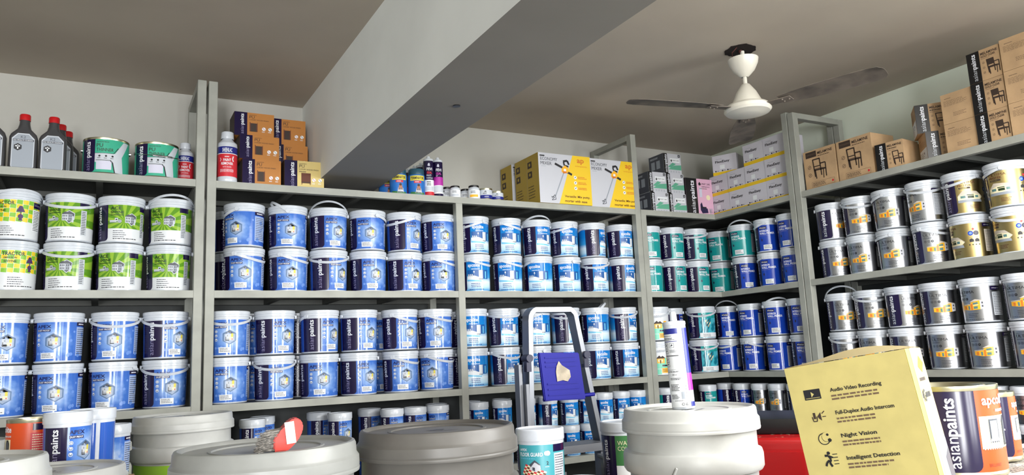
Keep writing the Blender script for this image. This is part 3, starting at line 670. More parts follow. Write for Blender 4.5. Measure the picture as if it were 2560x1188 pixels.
def a_mixer(w, h):
    A = bart(w, h); A.R('boxwhite', 0, 0, 1, 1, 0); A.P('boxyellow', [(.36, 0), (1, 0), (1, 1), (.66, 1)], 1)
    A.R('ink', .03, .93, .12, .955, 2); A.T('ECONOMY', .04, .85, .36, .915, 'dkgrey', 3); A.T('MIXER', .04, .76, .25, .825, 'dkgrey', 3); A.R('grey', .05, .73, .14, .736, 3)
    A.T('ap', .74, .82, .88, .93, 'dorange', 3, True); A.T('asianpaints', .7, .765, .93, .8, 'dorange', 3)
    A.Ln('ink', [(.47, .86), (.55, .88), (.58, .8)], .011, 3); A.Ln('ink', [(.48, .85), (.49, .78), (.57, .76)], .009, 3); A.Ln('ink', [(.31, .8), (.45, .73)], .012, 3); A.Ln('ink', [(.52, .66), (.63, .6)], .012, 3)
    A.P('orange', [(.44, .72), (.5, .78), (.57, .73), (.56, .64), (.47, .61), (.43, .65)], 4); A.R('sticker', .475, .66, .52, .71, 5); A.P('dorange', [(.46, .62), (.53, .62), (.52, .66), (.45, .66)], 5)
    A.Ln('grey', [(.47, .62), (.29, .14)], .005, 4); A.Ln('dkgrey', [(.22, .1), (.28, .17), (.3, .08), (.22, .06), (.27, .12), (.21, .13)], .003, 5)
    for y in (.55, .44, .33): A.E('sticker', .69, y, .009, 3); A.Ln('dkgrey', [(.68, y - .01), (.7, y + .015)], .004, 4); A.greek('dorange', .74, y - .03, .93, y + .025, 2, 3, int(y * 100))
    A.T('Versatile: Mix putty,', .47, .12, .96, .18, 'brown', 3, True); A.T('mortar with ease', .47, .04, .9, .09, 'brown', 3, True); return A
def a_mixside(w, h):
    A = bart(w, h); A.R('boxside', 0, 0, 1, 1, 0)
    for y in (.82, .62): A.R('kr_ink', .1, y - .07, .45, y + .06, 1); A.E('boxside', .27, y, .009, 2, 8)
    A.greek('kr_ink', .1, .12, .7, .4, 5, 1, 4, fat=.3); return A
bxy = mat('carton_mustard', (176, 148, 48), .6)
MIX = carton_meshes(.318, .122, .262, bxy, a_mixer(.318, .262), a_mixside(.122, .262))
G = 'mixer cartons with yellow fronts'
carton(MIX, 'yellow mixer carton with drill picture at the head of the row of three', G, 2.089, .052, ZTOP)
carton(MIX, 'yellow and white mixer carton beside the rack frame', G, 2.4105, .062, ZTOP)
carton(MIX, 'mustard-sided mixer carton directly behind the row-heading one', G, 2.089, .176, ZTOP)
carton(MIX, 'rearmost mustard-sided mixer carton, nearest the small blue tins', G, 2.078, .318, ZTOP)

def a_smart(w, h):
    A = bart(w, h); A.R('boxwhite', 0, 0, 1, 1, 0); A.R('black', 0, 0, .22, 1, 1); A.brand(.13, .06, .95, dim='brand_white')
    A.P('sgreen', [(.22, .2), (.6, .42), (1, .46), (1, .1), (.22, .1)], 1); A.R('boxwhite', .22, 0, 1, .2, 2)
    A.P('sgreen', [(.22, .32), (.5, .55), (.7, .5), (.4, .3)], 2); A.R('sticker', .36, .56, .92, .78, 3); A.P('ink', [(.4, .66), (.44, .73), (.48, .66), (.47, .6), (.41, .6)], 4); A.T('SMART CARE', .5, .64, .88, .7, 'ink', 4)
    A.R('ink', .84, .84, .96, .97, 3); A.T('4L', .865, .87, .94, .94, 'sticker', 4)
    for x in (.35, .5, .65, .8): A.greek('grey', x, .05, x + .1, .15, 2, 3, int(x * 100))
    return A
def a_smartside(w, h):
    A = bart(w, h); A.R('dkgrey', 0, 0, 1, 1, 0); A.R('grey', .15, .3, .4, .7, 1); A.R('grey', .5, .3, .75, .7, 1); A.greek('ltgrey', .1, .8, .8, .9, 2, 2); return A
SM = carton_meshes(.128, .13, .118, mat('carton_white_print', (214, 220, 216), .5), a_smart(.128, .118), a_smartside(.13, .118))
G = 'white and green cartons in a stack'
carton(SM, 'white and green carton, bottom row, beside the yellow mixer carton', G, 2.755, .115, ZTOP)
carton(SM, 'white and green carton, bottom row, beside the pink carton', G, 2.885, .115, ZTOP)
carton(SM, 'white and green carton, middle row, above the one beside the mixer carton', G, 2.748, .115, ZTOP + .118)
carton(SM, 'white and green carton, middle row, above the one beside the pink carton', G, 2.878, .115, ZTOP + .118)
carton(SM, 'white and green carton topmost of its stack near the wall corner', G, 2.868, .115, ZTOP + .236)
def a_pink(w, h):
    A = bart(w, h); A.R('pink', 0, 0, 1, 1, 0); A.R('black', 0, 0, .42, 1, 1); A.brand(.26, .06, .94, dim='brand_white', aspect=1.0)
    A.P('ink', [(.48, .86), (.53, .92), (.58, .86), (.56, .82), (.5, .82)], 3); A.T('SMART CARE', .6, .84, .92, .89, 'ink', 3); A.T('DAMP BLOCK 2K', .6, .77, .9, .805, 'ink', 3); A.greek('kr_ink2', .52, .72, .9, .75, 1, 3)
    A.R('lilac', .5, .5, .6, .76, 2); A.E('cream', .82, .5, .016, 3); A.P('tag', [(.5, .15), (.5, .3), (.56, .36), (.6, .22), (.76, .2), (.78, .08), (.56, .06)], 3); A.R('ink', .52, .2, .72, .24, 4)
    for y in (.1, .14, .18): A.R('grey', .8, y, .95, y + .015, 3)
    A.R('grey', .86, .06, .88, .18, 3); return A
PK = carton_meshes(.205, .13, .22, mat('carton_pink_print', (214, 176, 198), .5), a_pink(.205, .22), side_dark(.13, .22, 'black'))
carton(PK, 'pink and black carton with armchair picture in the rack corner', 'pink carton', 3.055, .115, ZTOP)

def a_flex(w, h):
    A = bart(w, h); A.R('flexw', 0, 0, 1, 1, 0); A.R('boxyellow', 0, 0, 1, .16, 1); A.greek('grey', .15, .8, .5, .83, 1, 3)
    A.T('FlexEasy', .12, .58, .72, .74, 'ink', 3, True); A.R('sticker', .3, .3, .5, .5, 2)
    for x in (.12, .4, .62): A.E('ink', x, .21, .0045, 3, 8); A.greek('ink', x + .05, .19, x + .17, .23, 1, 3)
    return A
def a_flexside(w, h):
    A = bart(w, h); A.R('flexw', 0, 0, 1, 1, 0); A.R('boxyellow', 0, 0, 1, .12, 1); A.T('FlexEasy', .15, .74, .7, .88, 'ink', 3, True); A.greek('greek', .15, .4, .85, .7, 6, 2, 5, fat=.35); return A
FX_ = carton_meshes(.145, .15, .118, mat('carton_pale_print', (208, 206, 216), .5), a_flex(.145, .118), a_flexside(.15, .118))
G = 'pale cartons with yellow base stripes'
rR = -PI / 2
for col, (yc, n_) in enumerate(((-.005, 3), (-.152, 2), (-.285, 3), (-.432, 3))):
    for k in range(n_):
        if col == 0 and k == 2:
            carton(FX_, 'pale yellow-striped carton turned askew on top of the stack by the pink carton', G, XR + .14, -.01, ZTOP + .236, rR + .45); continue
        carton(FX_, f"pale yellow-striped carton, {ORD[col]} column from the pink carton, {['bottom', 'middle', 'top'][k]} layer", G, XR + .125, yc, ZTOP + .118 * k, rR + (.02 if k == 1 else 0))

# kraft cartons
def chair(A, cx, y0, s, m='kr_ink', solid=False):
    f = lambda u, v: (cx + u * s / A.kx, y0 + v * s / A.ky)
    w = .05 * s
    A.Ln(m, [f(-.22, .1), f(-.3, 1)], w * 1.3, 3); A.Ln(m, [f(.15, .12), f(.1, 1)], w * 1.3, 3)
    if solid: A.P(m, [f(-.3, .6), f(.12, .6), f(.1, 1), f(-.3, 1)], 2)
    else: A.Ln(m, [f(-.3, .98), f(.1, .98)], w * 1.3, 3); A.Ln(m, [f(-.26, .62), f(.12, .62)], w, 3)
    A.P(m if solid else 'kr_ink2', [f(-.26, .42), f(.3, .38), f(.42, .46), f(.14, .52), f(-.26, .52)], 2); A.Ln(m, [f(-.26, .44), f(.4, .42)], w * 1.5, 3)
    A.Ln(m, [f(.1, .72), f(.42, .72), f(.42, .02)], w * 1.3, 3); A.Ln(m, [f(-.2, .44), f(-.16, .0)], w * 1.3, 3); A.Ln(m, [f(.28, .42), f(.26, -.04)], w, 3)
def ico(A, x, y, r): A.E('kr_ink', x, y, r, 2); A.E('kraft_card', x, y, r * .8, 3); A.Ln('kr_ink', [(x - r * .4 / A.kx, y - r * .4 / A.ky), (x + r * .4 / A.kx, y + r * .4 / A.ky)], r * .3, 4)
def a_mel(w, h):
    A = bart(w, h); A.R('kraft_card', 0, 0, 1, 1, 0); A.R('kr_ink', .08, .82, .42, .97, 1); A.T('asianpaints', .11, .87, .39, .92, 'kr_ink2', 2); A.T('MELAMYNE', .46, .86, .92, .93, 'kr_ink', 3, True); A.greek('kr_ink2', .46, .8, .95, .84, 1, 3)
    chair(A, .45, .26, .5 * h); ico(A, .17, .58, .03 * h * 1.6); ico(A, .17, .38, .03 * h * 1.6)
    A.Ln('kr_ink2', [(.2, .06), (.9, .06), (.9, .19), (.2, .19), (.2, .06)], .0012, 2); A.greek('kr_ink', .23, .08, .75, .17, 3, 3, fat=.4); A.E('red', .85, .125, .006, 3, 6); return A
def a_gold(w, h, t2='GOLD CLEAR', solid=True):
    A = bart(w, h); A.R('kraft_card', 0, 0, 1, 1, 0); A.R('black', 0, 0, .4, 1, 1); A.brand(.22, .05, .93, dim='ltgrey')
    A.T('MELAMYNE', .44, .82, .95, .9, 'kr_ink', 3, True); A.T(t2, .44, .73, .88, .8, 'kr_ink', 3, solid) if solid else A.greek('kr_ink', .44, .73, .88, .79, 1, 3); A.greek('kr_ink2', .44, .68, .8, .705, 1, 3)
    chair(A, .75, .14, .5 * h, solid=solid)
    for y in (.56, .4, .24): ico(A, .5, y, .035 * h)
    return A
def a_plain(w, h, stick=False, n=1):
    A = bart(w, h); A.R('kraft_card', 0, 0, 1, 1, 0)
    for k in range(n):
        o = k / n; q = 1 / n
        A.greek('kr_ink2', .12, o + .82 * q, .4, o + .86 * q, 1, 1); A.greek('kr_ink2', .08, o + .58 * q, .85, o + .78 * q, 6, 1, 3, .9, .3); A.greek('kr_ink2', .35, o + .2 * q, .8, o + .34 * q, 3, 1, 6, .8, .3)
    if stick: A.R('sticker', .06, .0, .98, .5, 2); A.greek('dkgrey', .12, .06, .6, .42, 6, 3, 9, .8, .3); A.E('ink', .62, .35, .006, 3, 6)
    return A
ME = carton_meshes(.19, .17, .203, M_kraft, a_mel(.19, .203), a_plain(.17, .203))
def a_blackside(w, h):
    A = bart(w, h); A.R('black', 0, 0, 1, 1, 0); return A
GC = carton_meshes(.132, .132, .13, M_kraft, a_gold(.132, .13), a_plain(.132, .13, True))
GL = carton_meshes(.132, .132, .13, M_kraft, a_gold(.132, .13, 'INTERIOR', False), a_plain(.132, .13, True))
PL = carton_meshes(.132, .132, .13, M_kraft, a_plain(.132, .13), a_plain(.132, .13))
PW = carton_meshes(.15, .15, .132, M_kraft, a_plain(.15, .132), a_plain(.15, .132))
G = 'kraft cartons on the side-wall rack'
yy = lambda a, b: (a + b) / 2
carton(ME, 'kraft carton with outlined armchair print beside the tall frame', G, XR + .12, -.725, ZTOP, rR)
carton(ME, 'kraft carton with armchair print, second from the tall frame', G, XR + .12, -.925, ZTOP, rR)
carton(GL, 'kraft carton with black band and armchair, next to the second large one', G, XR + .1, -1.098, ZTOP, rR + .1)
carton(PL, 'plain kraft carton lying behind the black-banded armchair carton', G, XR + .27, -1.07, ZTOP, rR)
carton(GL, 'kraft carton set cornerwise with white shipping sticker, under its twin', G, XR + .14, -1.275, ZTOP, rR + .78)
carton(GL, 'kraft carton set cornerwise with white sticker, on top of its twin', G, XR + .14, -1.25, ZTOP + .131, rR + .68)
for k in range(2): carton(PL, f"plain kraft carton in the stack of two, {['lower', 'upper'][k]} one", G, XR + .10, -1.435, ZTOP + .131 * k, rR)
for k in range(3): carton(GC, f"kraft carton with solid black armchair, {['bottom', 'middle', 'top'][k]} of the stack of three", G, XR + .09, -1.572, ZTOP + .131 * k, rR - .03)
for k in range(3): carton(PW, f"plain kraft carton, {['bottom', 'middle', 'top'][k]} of the stack beside the black armchair cartons", G, XR + .09, -1.718, ZTOP + .133 * k, rR)

# ------------------------------------------------------------------ bottles, tins, tubes and jars on top of the racks
def bottle_grey(x, z, label, capm, front=.07, rz=0, y=None):
    t = thing('plastic_bottle', label, 'bottle', (x, y if y is not None else front, z), rz, 'dark grey cleaner bottles')
    b = loft([(0, .042, .026, .01), (.004, .045, .029, .012), (.125, .045, .029, .012), (.138, .041, .027, .014), (.160, .022, .02, .014), (.178, .018, .018, .018), (.196, .0165, .0165, .0165)])
    mk('body', b, mat('bottle_charcoal', (66, 66, 68), .35), t)
    mk('cap', lathe([(0, .196), (.0185, .194), (.0185, .214), (.0165, .218), (0, .218)], 24), mat('cap_' + capm, (190, 24, 30) if capm == 'red' else (30, 60, 170), .35), t)
    A = Art(1, 1); pts = [(-.034, .008), (.034, .008), (.036, .012), (.036, .118), (.018, .138), (-.018, .138), (-.036, .118), (-.036, .012)]
    A.P('ltgrey', pts, 0); A.P('grey', [(p[0] * .92, .01 + (p[1] - .01) * .97) for p in pts], 1)
    A.R('dkgrey', -.032, .108, .034, .115, 2); A.T('K2', -.008, .119, .008, .129, 'dkgrey', 3); A.T('K2 MULTI CLEAN', -.03, .1095, .03, .1135, 'sticker', 3, True)
    A.P('ink', hexp(-.016, .085, 1, 1, .014), 2); A.R('sticker', -.018, .077, -.014, .093, 3); A.R('sticker', -.024, .086, -.009, .09, 3); A.P('grey', [(0, .066), (.012, .074), (.03, .066), (.03, .055), (.012, .058), (0, .056)], 2)
    A.greek('grey', -.03, .03, .03, .05, 4, 2)
    link('label', A.mesh('label', lambda a, b_, q: (a, -.0294 - q, b_)), t)
bottle_grey(-.372, ZTOP, 'dark grey bottle with blue cap at the picture edge', 'blue') if 0 else None
bottle_grey(-.378, ZTOP, 'dark grey cleaner bottle with a blue cap', 'blue', .06)
bottle_grey(-.278, ZTOP, 'dark grey bottle with red cap between the blue-capped bottle and its twin', 'red', .06)
bottle_grey(-.184, ZTOP, 'dark grey bottle with red cap nearest the thinner tins', 'red', .06)
bottle_grey(-.165, ZTOP, 'dark grey bottle standing behind the red-capped one nearest the tins', 'red', .15)
bottle_grey(-.145, ZTOP, 'rearmost dark grey bottle in the file beside the tins', 'red', .24)

def bottle_white(x, y, z, label, s=1.0, rz=0):
    t = thing('plastic_bottle', label, 'bottle', (x, y, z), rz, 'white paint remover bottles'); t.scale = (s, s, s)
    R = .0405
    mk('body', lathe([(0, .002), (R * .9, 0), (R, .008), (R, .02), (R * .98, .024), (R * .98, .155), (R, .16), (R * .96, .172), (R * .6, .187), (R * .52, .192), (R * .52, .2)], 36), M_plastic, t)
    cb = lathe([(R * .62, .193), (R * .64, .195), (R * .6, .222), (R * .5, .225), (0, .225)], 28); mk('cap', cb, M_plastic, t)
    A = cyl_art(R, .128); A.R('red', -180, 0, 180, .76, 0); A.R('dkblue', -180, .76, 180, 1, 0); A.R('sticker', -180, .75, 180, .775, 1)
    A.T('SHEENLAC', -28, .81, 28, .95, 'brand_white', 3, True); A.T('PAINT', -22, .5, 22, .59, 'brand_white', 3, True); A.T('REMOVER', -34, .38, 34, .47, 'brand_white', 3, True); A.T('AUTO GRADED', -24, .29, 24, .33, 'brand_white', 3)
    for i in range(10): xx = -40 + 8 * i; A.P('brand_white', [(xx, .14), (xx + 3, .14), (xx + 5, .19), (xx + 3, .24), (xx, .24), (xx + 2, .19)], 2)
    A.P('brand_white', [(-42, .62), (-38, .56), (-42, .5), (-39, .5), (-34, .56), (-39, .62)], 2); A.P('brand_white', [(32, .5), (40, .5), (34, .58), (40, .68), (32, .68), (28, .58)], 2); A.greek('brand_white', -14, .63, 20, .68, 1, 2)
    link('label', A.on_cyl('label', R * .98 + .0005, R * .98 + .0005, .026), t)
bottle_white(.443, .055, ZTOP, 'large white bottle with red and blue label standing before the cartons', 1, -.13)
bottle_white(.290, .17, ZTOP, 'white bottle with red and blue label beside the rack post', .86, -.1)
def bottle_thin(x, y, label):
    t = thing('plastic_bottle', label, 'bottle', (x, y, ZTOP), 0, 'small bottles behind the thinner tin')
    mk('body', lathe([(0, 0), (.019, .001), (.02, .006), (.02, .085), (.012, .1), (.011, .106)], 24), M_plastic, t); mk('cap', lathe([(.013, .104), (.013, .125), (0, .126)], 20), M_plastic, t)
    A = cyl_art(.0202, .06); A.R('sticker', -120, 0, 120, 1, 0); A.R('red', -120, .1, 120, .4, 1); A.greek('ink', -40, .5, 40, .9, 4, 2); link('label', A.on_cyl('label', .0205, .0205, .015), t)
bottle_thin(.262, .26, 'small white bottle behind the thinner tin, near the post')
bottle_thin(.225, .31, 'small white bottle rearmost behind the thinner tin')

def a_thin(R, H):
    A = cyl_art(R, H); A.R('tealtin', -180, 0, 180, 1, 0); A.P('ltgrey', [(0, .58), (50, .58), (62, .78), (75, .98), (95, .98), (70, .5), (75, 0), (50, 0), (44, .3), (0, .3)], 1); A.R('lilac', 4, .08, 42, .34, 2); band(A, x0=-42, br=False, b0=.05, b1=.93, asp=1.1)
    A.P('ink', [(46, .58), (0, .58), (0, .57), (47, .57), (60, .76), (58, .77)], 2); A.P('ink', [(3, .37), (40, .37), (46, .3), (52, .0), (49, 0), (43, .28), (38, .355), (3, .355)], 2)
    A.T('WOODTECH', 4, .9, 34, .94, 'kr_ink', 3); A.T('PU', 4, .76, 20, .87, 'kr_ink', 3); A.T('THINNER', 4, .63, 46, .73, 'kr_ink', 3)
    for x in (12, 28, 44): A.E('ink', x, .49, .004, 3, 8); A.greek('ink', x - 5, .41, x + 5, .44, 1, 3)
    return A
def metal_tin(R, H, art, name, label, cat, x, y, z, la, group, handle=None, sc=1):
    t = thing(name, label, cat, (x, y, z), math.radians(la) - math.atan2(x, y - CAM[1]), group); t.scale = (sc,) * 3
    mk('body', lathe([(0, .003), (R * .98, .002), (R, 0), (R * 1.01, .002), (R * 1.01, .005), (R, .007), (R, H - .008), (R * 1.015, H - .005), (R * 1.015, H), (R * .99, H), (R * .97, H - .006), (R * .8, H - .006)]), mt('tinmetal'), t)
    mk('lid', lathe([(R * .8, H - .0055), (R * .79, H - .001), (R * .75, H - .001), (R * .73, H - .007), (0, H - .007)]), mt('tinmetal'), t)
    A = art(R, H - .017); link('label', A.on_cyl('label', R + .0005, R + .0005, .0085), t)
    if handle is not None:
        hb = bmesh.new(); n = 22; q = math.radians(handle[1])
        pts = [(R * 1.06 * math.cos(PI * i / n), -R * 1.08 * math.sin(PI * i / n) * math.cos(q), -R * 1.08 * math.sin(PI * i / n) * math.sin(q)) for i in range(n + 1)]
        tube(hb, pts, .0015, 6); tube(hb, pts[8:15], .004, 8)
        for s in (-1, 1): tube(hb, [(s * R, 0, 0), (s * R * 1.08, 0, 0)], .006, 10)
        mk('handle', hb, mt('chrome'), t, (0, 0, H * .72), (0, 0, math.radians(handle[0] - la)))
    return t
metal_tin(.081, .148, a_thin, 'metal_tin', 'teal and grey thinner tin beside the red-capped bottles', 'tin', -.005, .10, ZTOP, -28, 'thinner tins', (180, 5))
metal_tin(.081, .148, a_thin, 'metal_tin', 'teal and grey thinner tin with wire handle across its front', 'tin', .178, .10, ZTOP, -25, 'thinner tins', (15, 12))

def seal_tube(x, y, z, label, band_='magenta', la=0, sc=1, tilt=(0, 0)):
    t = thing('sealant_tube', label, 'tube', (x, y, z), math.radians(la) - math.atan2(x, y - CAM[1]), 'sealant tubes on the rack'); t.scale = (sc,) * 3
    R = .024
    mk('body', lathe([(0, .0), (R * .94, 0), (R, .002), (R, .185), (R * .96, .187), (R * .4, .192), (R * .34, .2), (R * .3, .202), (0, .203)], 30), M_plastic, t)
    A = cyl_art(R, .17); A.R('sticker', -180, 0, 180, .45, 0); A.R('navy', -180, .45, 180, 1, 0)
    A.T('FEVI', -20, .72, 44, .8, 'brand_white', 3, True); A.T('SEAL', -20, .62, 44, .69, 'magenta' if band_ == 'magenta' else 'red', 3, True); A.P('lilac', [(-10, .86), (0, .93), (14, .93), (20, .86), (10, .84)], 2)
    if band_ == 'magenta': A.R('magenta', -180, .32, 180, .56, 1); A.T('GP', -20, .57, 0, .61, 'brand_white', 3); A.R('ltgrey', -180, .12, 180, .3, 1); A.R('navy', -180, 0, 180, .08, 1)
    else: A.T('MULTI', -22, .55, 30, .6, 'brand_white', 3); A.T('PURPOSE', -22, .48, 50, .52, 'brand_white', 3); A.R('red', -180, .0, 180, .11, 1); A.greek('ink', -20, .28, 40, .42, 3, 2); A.R('ltgrey', -60, .14, 60, .26, 1)
    link('label', A.on_cyl('label', R + .0004, R + .0004, .006), t)
seal_tube(1.353, .055, ZTOP, 'white and navy sealant tube with red foot beside the green jar', 'red')
seal_tube(1.403, .06, ZTOP, 'navy sealant tube with magenta band nearest the small jars')
for i, (x, y) in enumerate(((1.375, .12), (1.365, .18), (1.355, .24), (1.345, .3))):
    seal_tube(x, y, ZTOP, f"navy sealant tube, {ORD[i]} in the file behind the red-footed tube", 'magenta', 30)

def tub_jar(x, y, label, la=0, shade='bluetub'):
    t = thing('plastic_jar', label, 'jar', (x, y, ZTOP), math.radians(la) - math.atan2(x, y - CAM[1]), 'blue jars beside the beam'); R = .04
    mk('body', lathe([(0, 0), (R * .96, 0), (R, .003), (R, .1), (R * .85, .106)], 32), mt('bluetub'), t); mk('lid', lathe([(R * .93, .1), (R * .95, .103), (R * .93, .128), (R * .88, .131), (0, .131)], 32), mat('lid_slate', (40, 84, 104), .4), t)
    A = cyl_art(R, .092); A.R('bluetub', -180, 0, 180, 1, 0); A.R('yellow', -45, .72, 60, .98, 1); A.T('TERMINATOR', -38, .78, 54, .92, 'ink', 3, True); A.R('red', -16, .58, 34, .7, 2); A.greek('brand_white', -10, .61, 28, .67, 1, 3)
    A.P('skin', [(0, .2), (5, .42), (15, .5), (25, .42), (32, .2)], 2); A.E('kr_ink', 15, .47, .006, 3); A.P('boxwhite', [(-8, .05), (0, .3), (32, .3), (40, .05)], 2); A.P('wgreen', [(-45, 0), (60, 0), (60, .1), (-45, .14)], 2)
    link('label', A.on_cyl('label', R + .0004, R + .0004, .006), t)
tub_jar(1.205, .07, 'blue jar with yellow and red label half tucked under the beam')
tub_jar(1.292, .06, 'blue jar with yellow and red label beside the sealant tubes')
tub_jar(1.185, .17, 'blue jar deep in the shade under the beam')
def pill_jar(x, y, s, label, gold=False):
    t = thing('plastic_jar', label, 'jar', (x, y, ZTOP), -math.atan2(x, y - CAM[1]), 'small white jars with black lids'); t.scale = (s,) * 3; R = .03
    mk('body', lathe([(0, 0), (R * .95, 0), (R, .004), (R, .05), (R * .85, .06), (R * .8, .063)], 28), M_plastic, t); mk('lid', lathe([(R * .84, .062), (R * .86, .064), (R * .86, .071), (R * .8, .0725), (0, .0725)], 28), mt('black'), t)
    A = cyl_art(R, .04); A.R('sticker', -90, 0, 90, 1, 0); A.greek('dkgrey', -30, .55, 30, .9, 3, 2); A.R('orange' if gold else 'ltgrey', -40, .1, 40, .4, 1); link('label', A.on_cyl('label', R + .0004, R + .0004, .008), t)
pill_jar(1.487, .05, .88, 'squat white jar with black lid in front, nearest the tubes')
pill_jar(1.478, .125, 1.0, 'white jar with black lid rearmost of the group nearest the tubes')
pill_jar(1.438, .11, .7, 'smallest white jar beside the magenta sealant tube')
pill_jar(1.588, .05, 1.0, 'white jar with gold label beside the blue tins', True)
pill_jar(1.575, .12, .95, 'white jar directly behind the gold-labelled one', True)
pill_jar(1.56, .19, .9, 'white jar last in the file behind the gold-labelled one', True)
def a_small(R, H):
    A = cyl_art(R, H); A.R('dkblue', -180, 0, 180, .4, 0); A.R('ltgrey', -180, .4, 180, 1, 0); A.P('ink', [(-12, .75), (0, .88), (12, .75)], 2); A.greek('ink', -22, .52, 22, .66, 1, 3); A.greek('brand_white', -10, .15, 40, .25, 1, 2); return A
metal_tin(.033, .06, a_small, 'metal_tin', 'small blue and white tin beside the gold-labelled jar', 'tin', 1.652, .05, ZTOP, 0, 'small blue and white tins')
metal_tin(.031, .05, a_small, 'metal_tin', 'smallest blue and white tin, nearer the mixer cartons', 'tin', 1.716, .05, ZTOP, 0, 'small blue and white tins')

# ------------------------------------------------------------------ ceiling fan
def fan():
    t = thing('ceiling_fan', 'white ceiling fan with three dusty grey blades', 'fan', (FX, FY, 0))
    W = mat('fan_enamel', (226, 222, 210), .3); Dm = mat('fan_dust', (112, 103, 94), .7, noise=.25, nscale=9)
    z = lambda v: H0 + v
    rod = lathe([(.009, z(1.14)), (.009, z(1.385))], 16); mk('down_rod', rod, W, t)
    mk('canopy', lathe([(.012, z(1.268)), (.02, z(1.272)), (.045, z(1.298)), (.06, z(1.328)), (.064, z(1.348)), (.062, z(1.349)), (.05, z(1.33)), (.012, z(1.28))], 40), W, t)
    mk('cone_cover', lathe([(.012, z(1.238)), (.018, z(1.235)), (.042, z(1.2)), (.058, z(1.165)), (.062, z(1.152)), (.055, z(1.152)), (0, z(1.156))], 40), W, t)
    mk('motor_housing', lathe([(0, z(1.148)), (.05, z(1.148)), (.085, z(1.144)), (.096, z(1.134)), (.098, z(1.12)), (.09, z(1.11)), (.06, z(1.102)), (.05, z(1.099)), (0, z(1.097))], 48), W, t)
    mk('motor_gap', lathe([(.05, z(1.15)), (.058, z(1.15)), (.058, z(1.147))], 40), mt('black'), t)
    for k, ang in enumerate((168, 48, -71)):
        b = bmesh.new(); top = []; sec = []
        prof = [(.14, .038), (.2, .046), (.3, .058), (.42, .06), (.5, .06), (.535, .052), (.55, .03)]
        tilt = math.radians(-9)
        for r, w in prof:
            ring = []
            for v_, hgt in ((-1, 0), (-.5, .004), (0, .0055), (.5, .004), (1, 0)):
                yv = v_ * w; ring.append((r, yv * math.cos(tilt), yv * math.sin(tilt) + hgt))
            sec.append(ring)
        V = [[b.verts.new(p) for p in ring] for ring in sec]; Vb = [[b.verts.new((p[0], p[1], p[2] - .0015)) for p in ring] for ring in sec]
        for i in range(len(V) - 1):
            for j in range(4): b.faces.new((V[i][j], V[i + 1][j], V[i + 1][j + 1], V[i][j + 1])); b.faces.new((Vb[i][j], Vb[i][j + 1], Vb[i + 1][j + 1], Vb[i + 1][j]))
            for j in (0, 4): b.faces.new((V[i][j], Vb[i][j], Vb[i + 1][j], V[i + 1][j]))
        for i in (0, -1):
            for j in range(4): b.faces.new((V[i][j], V[i][j + 1], Vb[i][j + 1], Vb[i][j]))
        bl = mk('blade', b, Dm, t, (0, 0, z(1.131)), (0, 0, math.radians(ang)))
        a = bmesh.new(); box(a, .08, .19, -.022, .022, -.006, -.003); 
        for px, py in ((.155, -.012), (.155, .012), (.18, 0)): bmesh.ops.create_uvsphere(a, u_segments=8, v_segments=6, radius=.004, matrix=Matrix.Translation((px, py, -.007)))
        mk('blade_arm', a, Dm, bl, (0, 0, 0), (tilt * .6, 0, 0))
fan()
h = thing('ceiling_hook_hole', 'ragged dark hole in the ceiling above the fan canopy', 'hole', (FX - .005, FY + .005, ZC))
hb = bmesh.new(); rg = random.Random(5); vs = [hb.verts.new(((.066 + rg.uniform(-.006, .006)) * math.cos(2 * PI * i / 28), (.066 + rg.uniform(-.006, .006)) * math.sin(2 * PI * i / 28), -.0015)) for i in range(28)]; vt = [hb.verts.new((v.co.x, v.co.y, .001)) for v in vs]
hb.faces.new(vs)
for i in range(28): hb.faces.new((vs[i], vs[(i + 1) % 28], vt[(i + 1) % 28], vt[i]))
mk('hole_plate', hb, mat('hole_dark_brown', (26, 12, 10), .9), h)  # flat dark brown plate drawn as the hole
hb = bmesh.new(); tube(hb, [(.0, 0, -.001), (0, 0, -.012)], .008, 10); tube(hb, [(-.04, -.02, -.002), (-.05, 0, -.02), (-.02, .03, -.03), (0, .01, -.035)], .002, 6); mk('hook', hb, mat('rust', (80, 36, 30), .7), h)
k = mk('ceiling_fixing', lathe([(0, -.004), (.012, -.003), (.012, 0), (0, 0)], 12), mt('black')); k.location = (1.0, -1.05, H0 + .955); tag(k, 'small black plug in the underside of the beam', 'plug')

